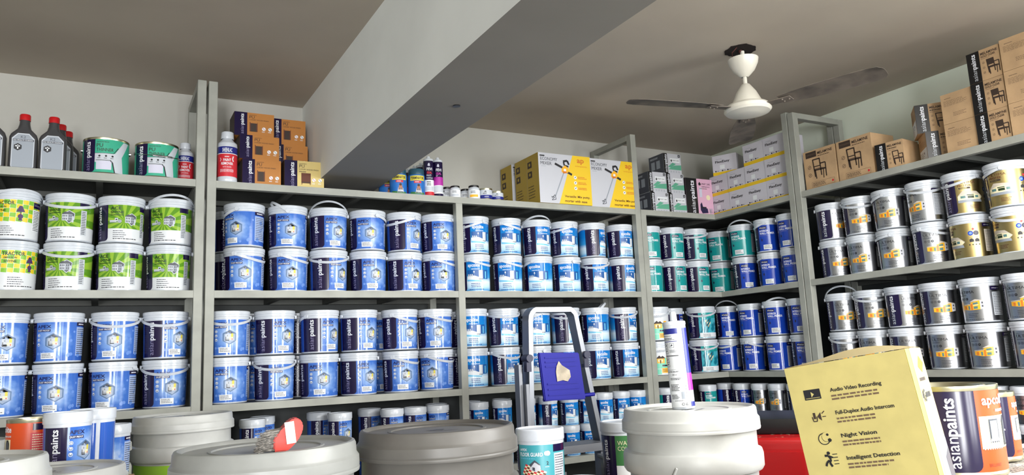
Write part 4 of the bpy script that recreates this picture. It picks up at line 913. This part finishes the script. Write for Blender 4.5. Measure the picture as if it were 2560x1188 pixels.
# ------------------------------------------------------------------ step ladder
def ladder():
    t = thing('step_ladder', 'aluminium step ladder with a folded blue tray bearing torn paper', 'ladder', (0, 0, 0))
    Y = -.45; AL = mt('aluminium'); al2 = mat('aluminium_dull', (130, 132, 138), .5, metal=.8)
    def P(x, z, y=Y): return Vector((x, y, H0 + z))
    pts = [P(1.556, -.215), P(1.575, .28)] + [P(1.625 - .05 * math.cos(a), .285 + .055 * math.sin(a)) for a in (.35, .7, 1.05, 1.35)] + [P(1.78 + .05 * math.sin(a), .285 + .055 * math.cos(a)) for a in (.2, .5, .9, 1.25)] + [P(1.838, .24), P(1.925, -.235)]
    b = bmesh.new(); c = P(1.7, 0)
    rings = []
    for i, p in enumerate(pts):
        tt = pts[min(i + 1, len(pts) - 1)] - pts[max(i - 1, 0)]; tt.normalize(); n = Vector((tt.z, 0, -tt.x))
        if n.dot(c - p) < 0: n = -n
        rings.append([b.verts.new(p + n * u_ + Vector((0, v_, 0))) for u_, v_ in ((0, -.0), (0, .055), (.024, .055), (.024, 0))])
    for A_, B_2 in zip(rings, rings[1:]):
        for q in range(4): b.faces.new((A_[q], A_[(q + 1) % 4], B_2[(q + 1) % 4], B_2[q]))
    b.faces.new(rings[0]); b.faces.new(rings[-1]); bmesh.ops.bevel(b, geom=b.edges[:], offset=.0015, segments=1, affect='EDGES'); mk('hoop_rail', b, AL, t)
    b = bmesh.new(); box(b, 1.53, 1.545, Y + .02, Y + .06, H0 - .4, H0 + .1); mk('rear_rail', b, al2, t)
    b = bmesh.new(); box(b, 1.548, 1.562, Y - .004, Y + .02, H0 - .38, H0 + .02); mk('rear_rail', b, al2, t)
    # folded blue tray
    M = Matrix(((1, 0, 0, 1.70), (0, 1, 0, Y - .012), (0, 0, 1, H0 + .02), (0, 0, 0, 1)))
    b = bmesh.new(); vs = [(-.092, .0, .126), (.108, 0, .120), (.130, 0, -.078), (-.074, 0, -.072)]
    f = [b.verts.new(M @ Vector((x, -.006, z_))) for x, _, z_ in vs]; g = [b.verts.new(M @ Vector((x, .012, z_))) for x, _, z_ in vs]
    b.faces.new(f); b.faces.new(g[::-1])
    for i in range(4): b.faces.new((f[i], f[(i + 1) % 4], g[(i + 1) % 4], g[i]))
    bmesh.ops.bevel(b, geom=b.edges[:], offset=.004, segments=2, affect='EDGES')
    blue = mat('tray_blue', (30, 30, 146), .5, spec=.3)
    tr = mk('tray', b, blue, t)
    for z_ in (.104, .086, .067, -.005, -.027, -.05):
        b = bmesh.new(); box(b, -.068 + (.1 - z_) * .07, .085 + (.1 - z_) * .1, -.0095, -.005, z_ - .0045, z_ + .0045, M=M); bmesh.ops.bevel(b, geom=b.edges[:], offset=.002, segments=2, affect='EDGES'); mk('tray_rib', b, blue, tr)
    b = bmesh.new(); pp = [(-.016, .045), (-.012, .068), (.0, .088), (.014, .07), (.052, .048), (.055, .02), (.04, .002), (.015, .008), (-.012, .004)]
    a1 = [b.verts.new(M @ Vector((x, -.0105 - .0015 * (i % 2), z_))) for i, (x, z_) in enumerate(pp)]; a2 = [b.verts.new(M @ Vector((x, -.0098, z_))) for x, z_ in pp]; b.faces.new(a1); b.faces.new(a2[::-1])
    for i in range(len(pp)): b.faces.new((a1[i], a1[(i + 1) % 9], a2[(i + 1) % 9], a2[i]))
    mk('torn_paper', b, mat('old_paper', (192, 180, 160), .8, noise=.12, nscale=30), tr)
    for x, z_ in ((1.566, .125), (1.852, .13)):
        b = bmesh.new(); bmesh.ops.create_cone(b, cap_ends=True, segments=20, radius1=.016, radius2=.016, depth=.05, matrix=Matrix.Translation((x, Y + .01, H0 + z_)) @ Matrix.Rotation(PI / 2, 4, 'X')); box(b, x - .011, x + .011, Y - .005, Y + .02, H0 + z_ - .055, H0 + z_); mk('hinge', b, mat('hinge_navy', (22, 24, 60), .4), t)
    b = bmesh.new(); tube(b, [(1.63, Y, H0 - .048), (1.885, Y, H0 - .04)], .008, 10); mk('cross_bar', b, blue, t)
    b = bmesh.new()
    for k_ in range(5): box(b, 1.555, 1.915, Y - .055 + k_ * .028, Y - .030 + k_ * .028, H0 - .262, H0 - .238)
    box(b, 1.555, 1.915, Y - .055, Y + .08, H0 - .27, H0 - .262); mk('tread', b, al2, t)
    for x in (1.56, 1.90):
        mk('leg', boxbm(x - .012, x + .012, Y - .02, Y + .03, 0, H0 - .27, bevel=.002), al2, t); mk('leg', boxbm(x - .012, x + .012, Y + .3, Y + .345, 0, H0 - .4, bevel=.002), al2, t)
ladder()

# ------------------------------------------------------------------ foreground pails, cans and the counter
PT = H0 - .415                 # top of the low platform under the pails
pf = thing('display_platform', 'low wooden platform under the large pails', 'platform', (0, 0, 0))
mk('platform_top', boxbm(-1.2, 1.45, -2.15, -.25, PT - .04, PT), mat('platform_wood', (92, 72, 54), .6, noise=.1, nscale=6), pf)
for x in (-1.15, 0, .85, 1.38):
    for y in (-2.1, -.34): mk('leg', boxbm(x, x + .05, y, y + .05, 0, PT - .04), mat('platform_wood', (92, 72, 54)), pf)

def pail_meshes(m, key):
    R, H = .155, .415; rb = .143
    b = lathe([(0, .004), (.128, .004), (.132, 0), (.136, .004), (rb, .27), (rb, .275), (R * .985, .279), (R * 1.012, .286), (R * 1.012, .312), (R * .995, .322), (.146, .326), (.1455, .37), (.148, .374), (.148, .376), (.14, .377), (0, .377)], 64)
    ob = mk('body', b, m)
    l = lathe([(.1465, .366), (.1555, .366), (.156, .369), (.156, .371), (.1552, .3725), (R * 1.004, .374), (R * 1.004, .376), (R * 1.0, .39), (R * .985, .393), (R * .972, .396), (R * .965, .411), (R * .95, .4155), (R * .92, .4165), (R * .895, .414), (R * .88, .41), (R * .84, .409), (R * .62, .4095), (R * .61, .411), (R * .58, .411), (R * .57, .4085), (0, .4085)], 72)
    ol = mk('lid', l, m)
    A = Art(1, 1); g = []
    A.T('ap', -.02, -.012, .02, .012, 'greek', 0, False); A.T('asianpaints', -.03, -.032, .03, -.02, 'greek', 0)
    lg = A.mesh('lid_emblem', lambda x, y, q: (x, y, .4092))
    hb = bmesh.new(); n = 24; pts = [(.162 * math.cos(PI * i / n), -.175 * math.sin(PI * i / n) * .45, -.175 * math.sin(PI * i / n) * .9) for i in range(n + 1)]; tube(hb, pts, .0028, 8); oh = mk('handle', hb, mat('handle_wire', (190, 192, 190), .4), None)
    r = dict(body=ob.data, lid=ol.data, emblem=lg, handle=oh.data)
    for o in (ob, ol, oh): bpy.data.objects.remove(o)
    return r
PWh, PGr = pail_meshes(M_plastic2, 'w'), pail_meshes(M_pailgrey, 'g')
PWb = pail_meshes(mat('pail_plastic_bright', (188, 190, 187), .38, noise=.04, nscale=14, bump=.05), 'b')
def pail(K, label, x, y, hgt=0, rz=0, hz=None, z=None):
    t = thing('paint_pail', label, 'pail', (x, y, PT if z is None else z), rz, 'large lidded paint pails'); t.scale = (1, 1, 1 + hgt / .415)
    link('body', K['body'], t); link('lid', K['lid'], t); link('lid_emblem', K['emblem'], t)
    if hz is not None: link('handle', K['handle'], t, (0, 0, .3), (0, 0, hz))
    return t
pail(PWb, 'large off-white pail with the sealant tube standing on its lid', 1.205, -1.825, 0, .5, -3.0)
pail(PGr, 'large grey pail between the brush pail and the floor paint can', .585, -1.803, .004, .3)
pail(PWh, 'large white pail with the red brush on its lid', .259, -1.827, .001, .5)
pc = pail(PWb, 'white pail with green label standing behind the brush pail', .249, -.476, -.004)
A = cyl_art(.143, .2); A.R('lime', -180, 0, 180, 1, 0); A.R('sticker', -40, .1, 20, .5, 1); link('label', A.on_cyl('label', .1392, .1440, .07), pc)
pail(PWb, 'off-white pail standing just before the two blue cans and the orange tin', -.09, -1.306, -.056, 0, 1.6)
pail(PWb, 'white pail lid nearest the camera beside the blue cans', -.215, -1.74, .012, .2)
pail(PWb, 'white pail half hidden behind the orange tin', -.36, -.62, -.03, 0)
pail(PWb, 'white pail peeping out behind the blue hexagon cans', -.06, -.62, -.045, 0)
bz = H0 - .095
cc = mk('carton', boxbm(-.20, .05, -1.148, -.93, PT, bz - .0005), M_kraft); tag(cc, 'kraft carton carrying the two blue cans and an orange tin', 'box')
bucket('c_apex', -.059, -1.093, bz, 0, 'blue one-litre can beside the orange tin, standing foremost', 'cans behind the pail', name='paint_can', sc=1.0)
bucket('c_apex', -.008, -.99, bz, 194, 'blue can with a white stripe behind the foremost blue can', 'cans behind the pail', name='paint_can', sc=1.0)
bucket('c_apex', .035, -.42 - .36, PT + .187 + .08, -60, 'small blue can squeezed between the white pails', 'cans behind the pail', name='paint_can')
mk_ = boxbm(-.02, .10, -.84, -.72, PT, PT + .2665); cc = mk('carton', mk_, M_kraft); tag(cc, 'kraft carton under the small blue can between the pails', 'box')
def a_orange(R, H):
    A = cyl_art(R, H); A.R('orangetin', -180, 0, 180, 1, 0); band(A, 'navy', b0=.05, b1=.92, asp=1.0, dim='brand_white')
    A.T('apcolite', 8, .78, 62, .94, 'brand_white', 3, True); A.T('PREMIUM GLOSS', 28, .725, 62, .76, 'brand_white', 3, True)
    A.R('cream', 2, .28, 60, .68, 1); A.R('dkgrey', 14, .35, 30, .64, 2); A.R('grey', 16, .37, 28, .62, 3); A.P('ink', [(40, .3), (56, .3), (56, .6), (52, .67), (44, .67), (40, .6)], 2); A.P('dkgrey', [(42, .32), (54, .32), (54, .58), (50, .64), (46, .64), (42, .58)], 3)
    for i in range(9): A.R('sticker', 4 + i * 3.4, .27, 5.4 + i * 3.4, .4, 4)
    A.R('sticker', 3, .37, 34, .38, 4); A.T('BRILLIANT', 8, .06, 26, .1, 'brown', 3); A.R('navy', 112, .85, 160, .98, 1); A.R('red', 108, .1, 152, .8, 1); A.greek('cream', 112, .22, 148, .78, 12, 2, 5, fat=.35); return A
metal_tin(.055, .133, a_orange, 'metal_tin', 'orange gloss tin beside the foremost blue can', 'tin', -.134, -1.0, bz, -112, 'orange gloss tins')

# cans in front of the ladder
def a_fguard(R, H):
    A = cyl_art(R, H); A.R('fguard', -180, 0, 180, 1, 0); band(A, 'navy', x0=-50, b0=.02, b1=.98)
    A.T('APEX', 6, .88, 28, .93, 'brand_white', 3, True); A.T('FLOOR GUARD', 6, .77, 66, .85, 'brand_white', 3, True); A.E('brand_white', 74, .83, .005, 3); A.E('brand_white', 78, .83, .0055, 3); A.greek('cyan', 6, .72, 60, .74, 1, 3)
    q = lambda u_, v_: (10 + 52 * u_ + 12 * v_, .42 + .2 * v_ - .16 * u_ + .0 * v_)
    A.P('cream', [q(0, 0), q(1, 0), q(1, 1), q(0, 1)], 1)
    for i in range(8):
        for j in range(6):
            if (i + j) % 2: A.P('red' if j % 2 else 'brown', [q(i / 8, j / 6), q((i + 1) / 8, j / 6), q((i + 1) / 8, (j + 1) / 6), q(i / 8, (j + 1) / 6)], 2)
    A.P('boxwhite', [(34, .5), (48, .46), (60, .52), (58, .62), (42, .66), (34, .58)], 3); A.P('dkgrey', [(36, .56), (46, .66), (56, .6), (60, .6), (46, .7), (32, .6)], 4); A.P('dkgrey', [(40, .5), (46, .48), (46, .55), (40, .56)], 5)
    A.T('2', 74, .6, 79, .67, 'ink', 3, True); A.greek('brand_white', 70, .55, 84, .57, 1, 3); A.R('sticker', 8, .04, 76, .2, 2); A.T('1L NETT', 50, .1, 70, .15, 'ink', 3); A.T('TEXTURED', 16, .1, 36, .14, 'ink', 3); A.R('navy', 92, .85, 140, 1, 1); A.R('ltgrey', 94, .1, 130, .82, 1); A.greek('greek', 96, .12, 128, .8, 14, 2, 5, fat=.35); return A
def a_water(R, H):
    A = cyl_art(R, H); A.R('sticker', -180, 0, 180, .3, 0); A.R('wgreen', -180, .3, 180, 1, 0); band(A, 'purple' if 0 else 'navy', x0=-60, b0=.05, b1=.9)
    A.T('WATER', 6, .78, 52, .88, 'cream', 3); A.T('COLOUR', 6, .65, 56, .75, 'cream', 3); A.E('ink', 10, .06, .002, 3, 6); return A
bucket_kind('c_floor', .0575, .15, a_fguard, True); bucket_kind('c_water', .083, .192, a_water, True)
def support(x, y, w, ztop, label, z0=None):
    o = mk('carton', boxbm(x - w / 2, x + w / 2, y - w / 2, y + w / 2, PT if z0 is None else z0, ztop), M_kraft); tag(o, label, 'box')
bucket('c_floor', .925, -1.615, H0 - .186, -62, 'teal floor paint can with red checked mat picture', 'loose paint cans', name='paint_can')
support(.925, -1.615, .125, H0 - .1865, 'kraft carton under the teal floor paint can')
bucket('c_water', 1.635, -.985, H0 - .106 - .192, -24, 'white-lidded can with dark green label behind the tube pail', 'loose paint cans', name='paint_can')
support(1.635, -.985, .18, H0 - .2985, 'tall kraft carton under the green-labelled can', 0)
bucket('pext', 1.27, -1.25, PT, 0, 'white-lidded bucket low between the floor paint can and pail', 'loose paint cans', B_)

# sealant tube on the pail
def big_tube():
    x, y = 1.212, -1.80; z = PT + .4095
    t = thing('sealant_tube', 'white sealant cartridge with navy and magenta stripe standing on the pail', 'tube', (x, y, z), -math.atan2(x, y - CAM[1]), 'sealant cartridge')
    t.rotation_euler = (0, math.radians(-2.2), -math.atan2(x, y - CAM[1])); R = .0262; t.scale = (1, 1, .91)
    mk('body', lathe([(0, 0), (R * .95, 0), (R, .002), (R, .214), (R * 1.03, .215), (R * 1.03, .222), (R * .98, .224), (R * .4, .226)], 40), M_plastic, t)
    mk('nozzle', lathe([(R * .33, .224), (R * .31, .24), (R * .29, .246), (R * .2, .25), (0, .2515)], 24), M_plastic, t)
    A = cyl_art(R, .2); A.R('sticker', -170, 0, 170, 1, 0)
    A.R('dkblue', -82, .93, 12, 1.0, 1); A.R('dkblue', 38, .42, 120, 1, 1); A.R('magenta', 38, .2, 120, .42, 1); A.R('ltgrey', 38, .07, 120, .2, 1); A.R('dkblue', 44, .0, 120, .06, 2)
    A.greek('ink', -75, .9, 0, .912, 1, 2); A.greek('ink', -75, .85, 0, .885, 3, 2, 4, fat=.5); A.R('dkblue', -75, .83, 5, .838, 2)
    for i, (xx, yy_) in enumerate(((-60, .78), (-25, .78), (-60, .71), (-60, .6), (-60, .54))): A.Ln('ink', [(xx - 12, yy_ - .025), (xx + 12, yy_ - .025), (xx + 12, yy_ + .03), (xx - 12, yy_ + .03), (xx - 12, yy_ - .025)], .0006, 2); A.P('dkgrey', [(xx - 8, yy_ - .01), (xx + 6, yy_), (xx + 2, yy_ + .02)], 2)
    A.R('ink', -75, .645, 5, .655, 2); A.greek('ink', -40, .69, 0, .73, 5, 2, 3, fat=.4); A.greek('ink', -75, .47, 5, .475, 1, 2); A.T('SILICONE SEALANT', -70, .44, -2, .455, 'ink', 3, True); A.T('280 ml', -40, .4, -15, .417, 'ink', 3); A.T('(Incl.', 0, .355, 24, .372, 'ink', 3); A.greek('ink', -55, .34, 16, .37, 2, 2, 4, fat=.5)
    A.greek('ink', -60, .2, 0, .29, 5, 2, 7, fat=.5); A.R('grey', -2, .1, 14, .19, 2); A.greek('ink', -60, .1, -12, .16, 4, 2, 8, fat=.5); A.Ln('ink', [(24, .12), (24, .3)], .0006, 2); A.greek('ink', -40, .075, 22, .085, 1, 2)
    A.E('ink', 2, .035, .0035, 2, 10); A.E('sticker', 2, .035, .0024, 3, 10); A.P('ink', [(14, .02), (26, .02), (20, .055)], 2); A.P('sticker', [(17, .026), (23, .026), (20, .043)], 3)
    link('label', A.on_cyl('label', R + .0004, R + .0004, .006), t)
big_tube()

# brush on the pail
def brush():
    t = thing('wire_brush', 'red-handled brush with worn grey bristles lying on the pail lid', 'brush', (.256, -1.895, H0 - .0045), 0)
    ang = math.radians(-8)
    M = Matrix.Translation((0, 0, .0)) @ Matrix.Rotation(ang, 4, 'Z')
    b = bmesh.new()
    outer = [(-.0, 0), (.0, .022), (.006, .029), (.012, .032), (.02, .045), (.031, .052), (.041, .051), (.047, .042), (.046, .03), (.039, .017), (.03, .007), (.021, .0)]
    a = [b.verts.new(M @ Vector((x, -.011, z_ + .0))) for x, z_ in outer]; c_ = [b.verts.new(M @ Vector((x, .03, z_ + .0))) for x, z_ in outer]
    b.faces.new(a); b.faces.new(c_[::-1])
    for i in range(len(a)): b.faces.new((a[i], a[(i + 1) % len(a)], c_[(i + 1) % len(a)], c_[i]))
    bmesh.ops.bevel(b, geom=b.edges[:], offset=.0022, segments=2, affect='EDGES')
    red = mat('brush_red', (206, 62, 50), .5, noise=.12, nscale=60); hd = mk('handle', b, red, t)
    b = bmesh.new(); box(b, .022, .037, -.0135, -.0122, .009, .044, M=M @ Matrix.Rotation(-.12, 4, 'Y')); st = mk('price_sticker', b, mt('paper'), hd)
    b = bmesh.new(); rg = random.Random(3)
    for i in range(300):
        y_ = rg.uniform(-.009, .028); s_ = rg.random(); p0 = Vector((.002 + .014 * s_, y_, .002 + .034 * s_)); L_ = rg.uniform(.02, .034) + .004 * s_; dz = rg.uniform(-.004, .001) - .006 * s_; dz = max(dz, -p0.z + .001)
        p1 = p0 + Vector((-L_ * .55, rg.uniform(-.002, .002), dz * .4)); p2 = p0 + Vector((-L_, rg.uniform(-.006, .006), dz)); tube(b, [M @ p0, M @ p1, M @ p2], [.0011, .0009, .0004], 4)
    bo = mk('bristles', b, mat('bristle_grey', (132, 128, 122), .7, noise=.3, nscale=200), t, smooth=False); bo['kind'] = 'stuff'
brush()

# red machine and black bag
def red_box():
    t = thing('red_cabinet', 'red machine housing with paint-flecked black top behind the yellow box', 'machine', (2.04, -1.46, 0), math.radians(-48))
    red = mat('red_enamel', (160, 16, 20), .3, noise=.05, nscale=4)
    mk('housing', boxbm(-.25, .3, -.12, .3, 0, H0 - .155, bevel=.02, seg=3), red, t)
    b = boxbm(-.27, .32, -.02, .33, H0 - .154, H0 - .105, bevel=.006); mk('top_tray', b, mt('black'), t)
    b = bmesh.new(); box(b, -.2, -.04, -.135, -.12, H0 - .6, H0 - .19); bmesh.ops.bevel(b, geom=b.edges[:], offset=.006, segments=2, affect='EDGES'); mk('front_panel', b, red, t)
    A = Art(1, 1); rg = random.Random(9)
    for _ in range(46):
        x, y = rg.uniform(-.22, .28), rg.uniform(-.115, -.025); A.P('cream', [(x, y), (x + rg.uniform(.004, .014), y + .002), (x + .006, y + rg.uniform(.003, .008))], 1)
    link('paint_flecks', A.mesh('paint_flecks', lambda x, y, q: (x, y, H0 - .1545 + q)), t)
red_box()
def bag():
    t = thing('black_crate', 'black plastic crate below the ladder tread', 'crate', (1.93, -.76, 0), math.radians(-20))
    mk('crate_body', boxbm(-.18, .26, -.12, .12, 0, H0 - .285, bevel=.01), mat('black_plastic', (20, 20, 24), .35), t)
    mk('crate_rim', boxbm(-.19, .27, -.13, .13, H0 - .285, H0 - .27, bevel=.004), mat('black_plastic', (20, 20, 24), .35), t)
bag()

# counter with newspapers, yellow camera carton and orange tins
CT = H0 - .133
ct = thing('shop_counter', 'shop counter spread with newspaper under the orange tins', 'counter', (0, 0, 0))
cm = mat('counter_laminate', (206, 202, 190), .45)
mk('counter_top', boxbm(.98, 2.0, -3.1, -2.12, CT - .03, CT, bevel=.003), cm, ct); mk('counter_base', boxbm(1.05, 1.95, -3.05, -2.2, 0, CT - .03), mat('counter_wood', (110, 92, 76), .5), ct)
nb = bmesh.new(); NX, NY = 14, 14; rg = random.Random(2)
g = [[nb.verts.new((1.13 + .82 * i / NX, -3.05 + .8 * j / NY, H0 - .104 + rg.uniform(0, .003))) for j in range(NY + 1)] for i in range(NX + 1)]
for i in range(NX):
    for j in range(NY): nb.faces.new((g[i][j], g[i + 1][j], g[i + 1][j + 1], g[i][j + 1]))
r_ = bmesh.ops.solidify(nb, geom=nb.faces[:], thickness=.003)
np_ = thing('newspaper', 'creased newspaper covering the counter beneath the tins', 'newspaper', (0, 0, 0)); mk('sheet', nb, mt('paper'), np_)
mk('folded_stack', boxbm(1.135, 1.94, -3.04, -2.26, CT, H0 - .108), mt('paper'), np_)
A = Art(1, 1)
for c_ in range(7):
    for r in range(9):
        x0, y0 = 1.15 + c_ * .112, -3.02 + r * .083
        if (c_ * 3 + r) % 5 == 0: A.greek('ink', x0, y0, x0 + .1, y0 + .07, 3, 1, c_ + r, .9, .5)
        else: A.greek('ink', x0, y0, x0 + .1, y0 + .07, 8, 1, c_ * 10 + r, .9, .45)
link('newsprint', A.mesh('newsprint', lambda x, y, q: (x, y, H0 - .1005 + q)), np_)
metal_tin(.083, .149, a_orange, 'metal_tin', 'large orange gloss tin beside the yellow camera box', 'tin', 1.327, -2.362, H0 - .1, 32, 'orange gloss tins')
metal_tin(.052, .125, a_orange, 'metal_tin', 'smaller orange gloss tin peeking from behind the large one', 'tin', 1.506, -2.326, H0 - .1, 48, 'orange gloss tins')

def a_cam(w, h):
    A = bart(w, h); A.R('cambox_yellow', 0, 0, 1, 1, 0)
    rows = [('Audio Video Recording', .80, .80), ('Full-Duplex Audio Intercom', .655, .9), ('Night Vision', .51, .55), ('Intelligent Detection', .37, .8), ('Mobile App', .225, .42), ('Storage', .085, .3)]
    for i, (s_, y, xe) in enumerate(rows):
        x0 = .345; A.T(s_, x0, y, x0 + (xe * .46) / .9 * 1.02, y + .032, 'ink', 3, True); A.greek('kr_ink2', x0, y - .05, x0 + [.47, .38, .33, .38, .47, .32][i], y - .008, 2, 3, i + 3, .9, .5)
    A.R('ink', .12, .775, .26, .84, 2); A.P('cambox_yellow', [(.18, .79), (.18, .825), (.205, .808)], 3); A.R('cambox_yellow', .13, .783, .25, .786, 3)
    A.R('kr_ink', .155, .65, .175, .69, 2); A.Ln('kr_ink', [(.145, .665), (.15, .635), (.18, .635), (.185, .665)], .0014, 2); A.P('kr_ink', [(.19, .665), (.22, .69), (.22, .635), (.2, .65)], 2); A.Ln('kr_ink', [(.23, .66), (.26, .66)], .0012); A.Ln('kr_ink', [(.23, .68), (.255, .695)], .0012)
    A.E('ink', .2, .52, .0085, 2, 20); A.E('cambox_yellow', .2, .52, .0072, 3, 20); A.E('ink', .222, .53, .0068, 4, 16); A.E('cambox_yellow', .225, .532, .0068, 5, 16); A.E('ink', .235, .545, .002, 6, 6); A.E('ink', .245, .51, .003, 6, 5)
    A.E('ink', .205, .43, .0024, 2, 10); A.Ln('ink', [(.17, .415), (.2, .415), (.215, .39), (.2, .37), (.215, .345)], .0032, 2); A.Ln('ink', [(.2, .385), (.175, .37), (.165, .35)], .003, 2); A.Ln('ink', [(.21, .41), (.235, .4)], .0024, 2)
    for y in (.36, .38, .4, .42): A.Ln('ink', [(.235, y), (.275, y)], .0011, 2)
    for x, y, r in ((.17, .235, .007), (.2, .25, .009), (.235, .235, .007)): A.E('ink', x, y, r, 2)
    A.R('ink', .16, .205, .245, .235, 2); A.R('kr_ink2', .17, .185, .235, .19, 2)
    A.P('ink', [(.16, .02), (.26, .02), (.26, .11), (.2, .11), (.16, .085)], 2); A.P('cambox_yellow', [(.168, .026), (.252, .026), (.252, .104), (.203, .104), (.168, .08)], 3); A.R('ink', .175, .03, .245, .06, 4); A.T('SD', .19, .037, .23, .054, 'cambox_yellow', 5, True)
    return A
mat('cambox_yellow', (206, 192, 122), .55, noise=.03, nscale=30); mat('cambox_bright', (238, 222, 60), .5)
def cam_box():
    w, d, h_ = .17, .12, .225
    x, y = .945, -2.455
    t = thing('camera_carton', 'yellow security camera carton listing features, tilted beside the orange tin', 'box', (.9294 + .17 / 2 * .411 + .06 * .91 , -2.4045 - .17 / 2 * .902 + .06 * .415, H0 - .1165), 0)
    t.rotation_euler = (0, math.radians(-7.74), math.radians(-65.48))
    mk('box_body', boxbm(-w / 2, w / 2, -d / 2, d / 2, 0, h_, bevel=.0015), _M['cambox_yellow'], t)
    link('printed_face', face_front(a_cam(w, h_), w, d, h_), t)
    A = bart(d, h_); A.R('cambox_bright', 0, 0, 1, 1, 0); A.R('cambox_yellow', .25, 0, 1, 1, 1); A.T('4G', .3, .66, .5, .74, 'ink', 3, True); A.greek('ink', .52, .67, .95, .73, 1, 3); A.greek('kr_ink', .4, .78, .9, .82, 1, 3); A.P('dorange', [(.5, .88), (.7, .95), (.9, .9), (.7, .84)], 2)
    A.P('grey', [(.35, .1), (.45, .55), (.8, .62), (1, .4), (1, .0), (.5, 0)], 2); A.P('dkgrey', [(.7, .3), (1, .35), (1, 0), (.75, 0)], 3); A.E('cyan', .4, .1, .012, 4)
    link('printed_side', A.mesh('printed_side', lambda x_, y_, q: (w / 2 + .0004 + q, -d / 2 + x_, y_)), t)
    b = bmesh.new(); n = 12; fr_, bk = [], []
    for i in range(n + 1):
        s_ = i / n; bulge = .014 * math.sin(PI * min(1, s_ * 1.0)); fr_.append(b.verts.new((-w / 2 + w * s_, -d / 2 + .001, h_ + .001))); bk.append(b.verts.new((-w / 2 + w * s_, d / 2, h_ + .001 + bulge)))
    for i in range(n): b.faces.new((fr_[i], fr_[i + 1], bk[i + 1], bk[i]))
    bmesh.ops.solidify(b, geom=b.faces[:], thickness=.001); mk('top_flap', b, mat('flap_kraft', (200, 186, 140), .7), t)
cam_box()
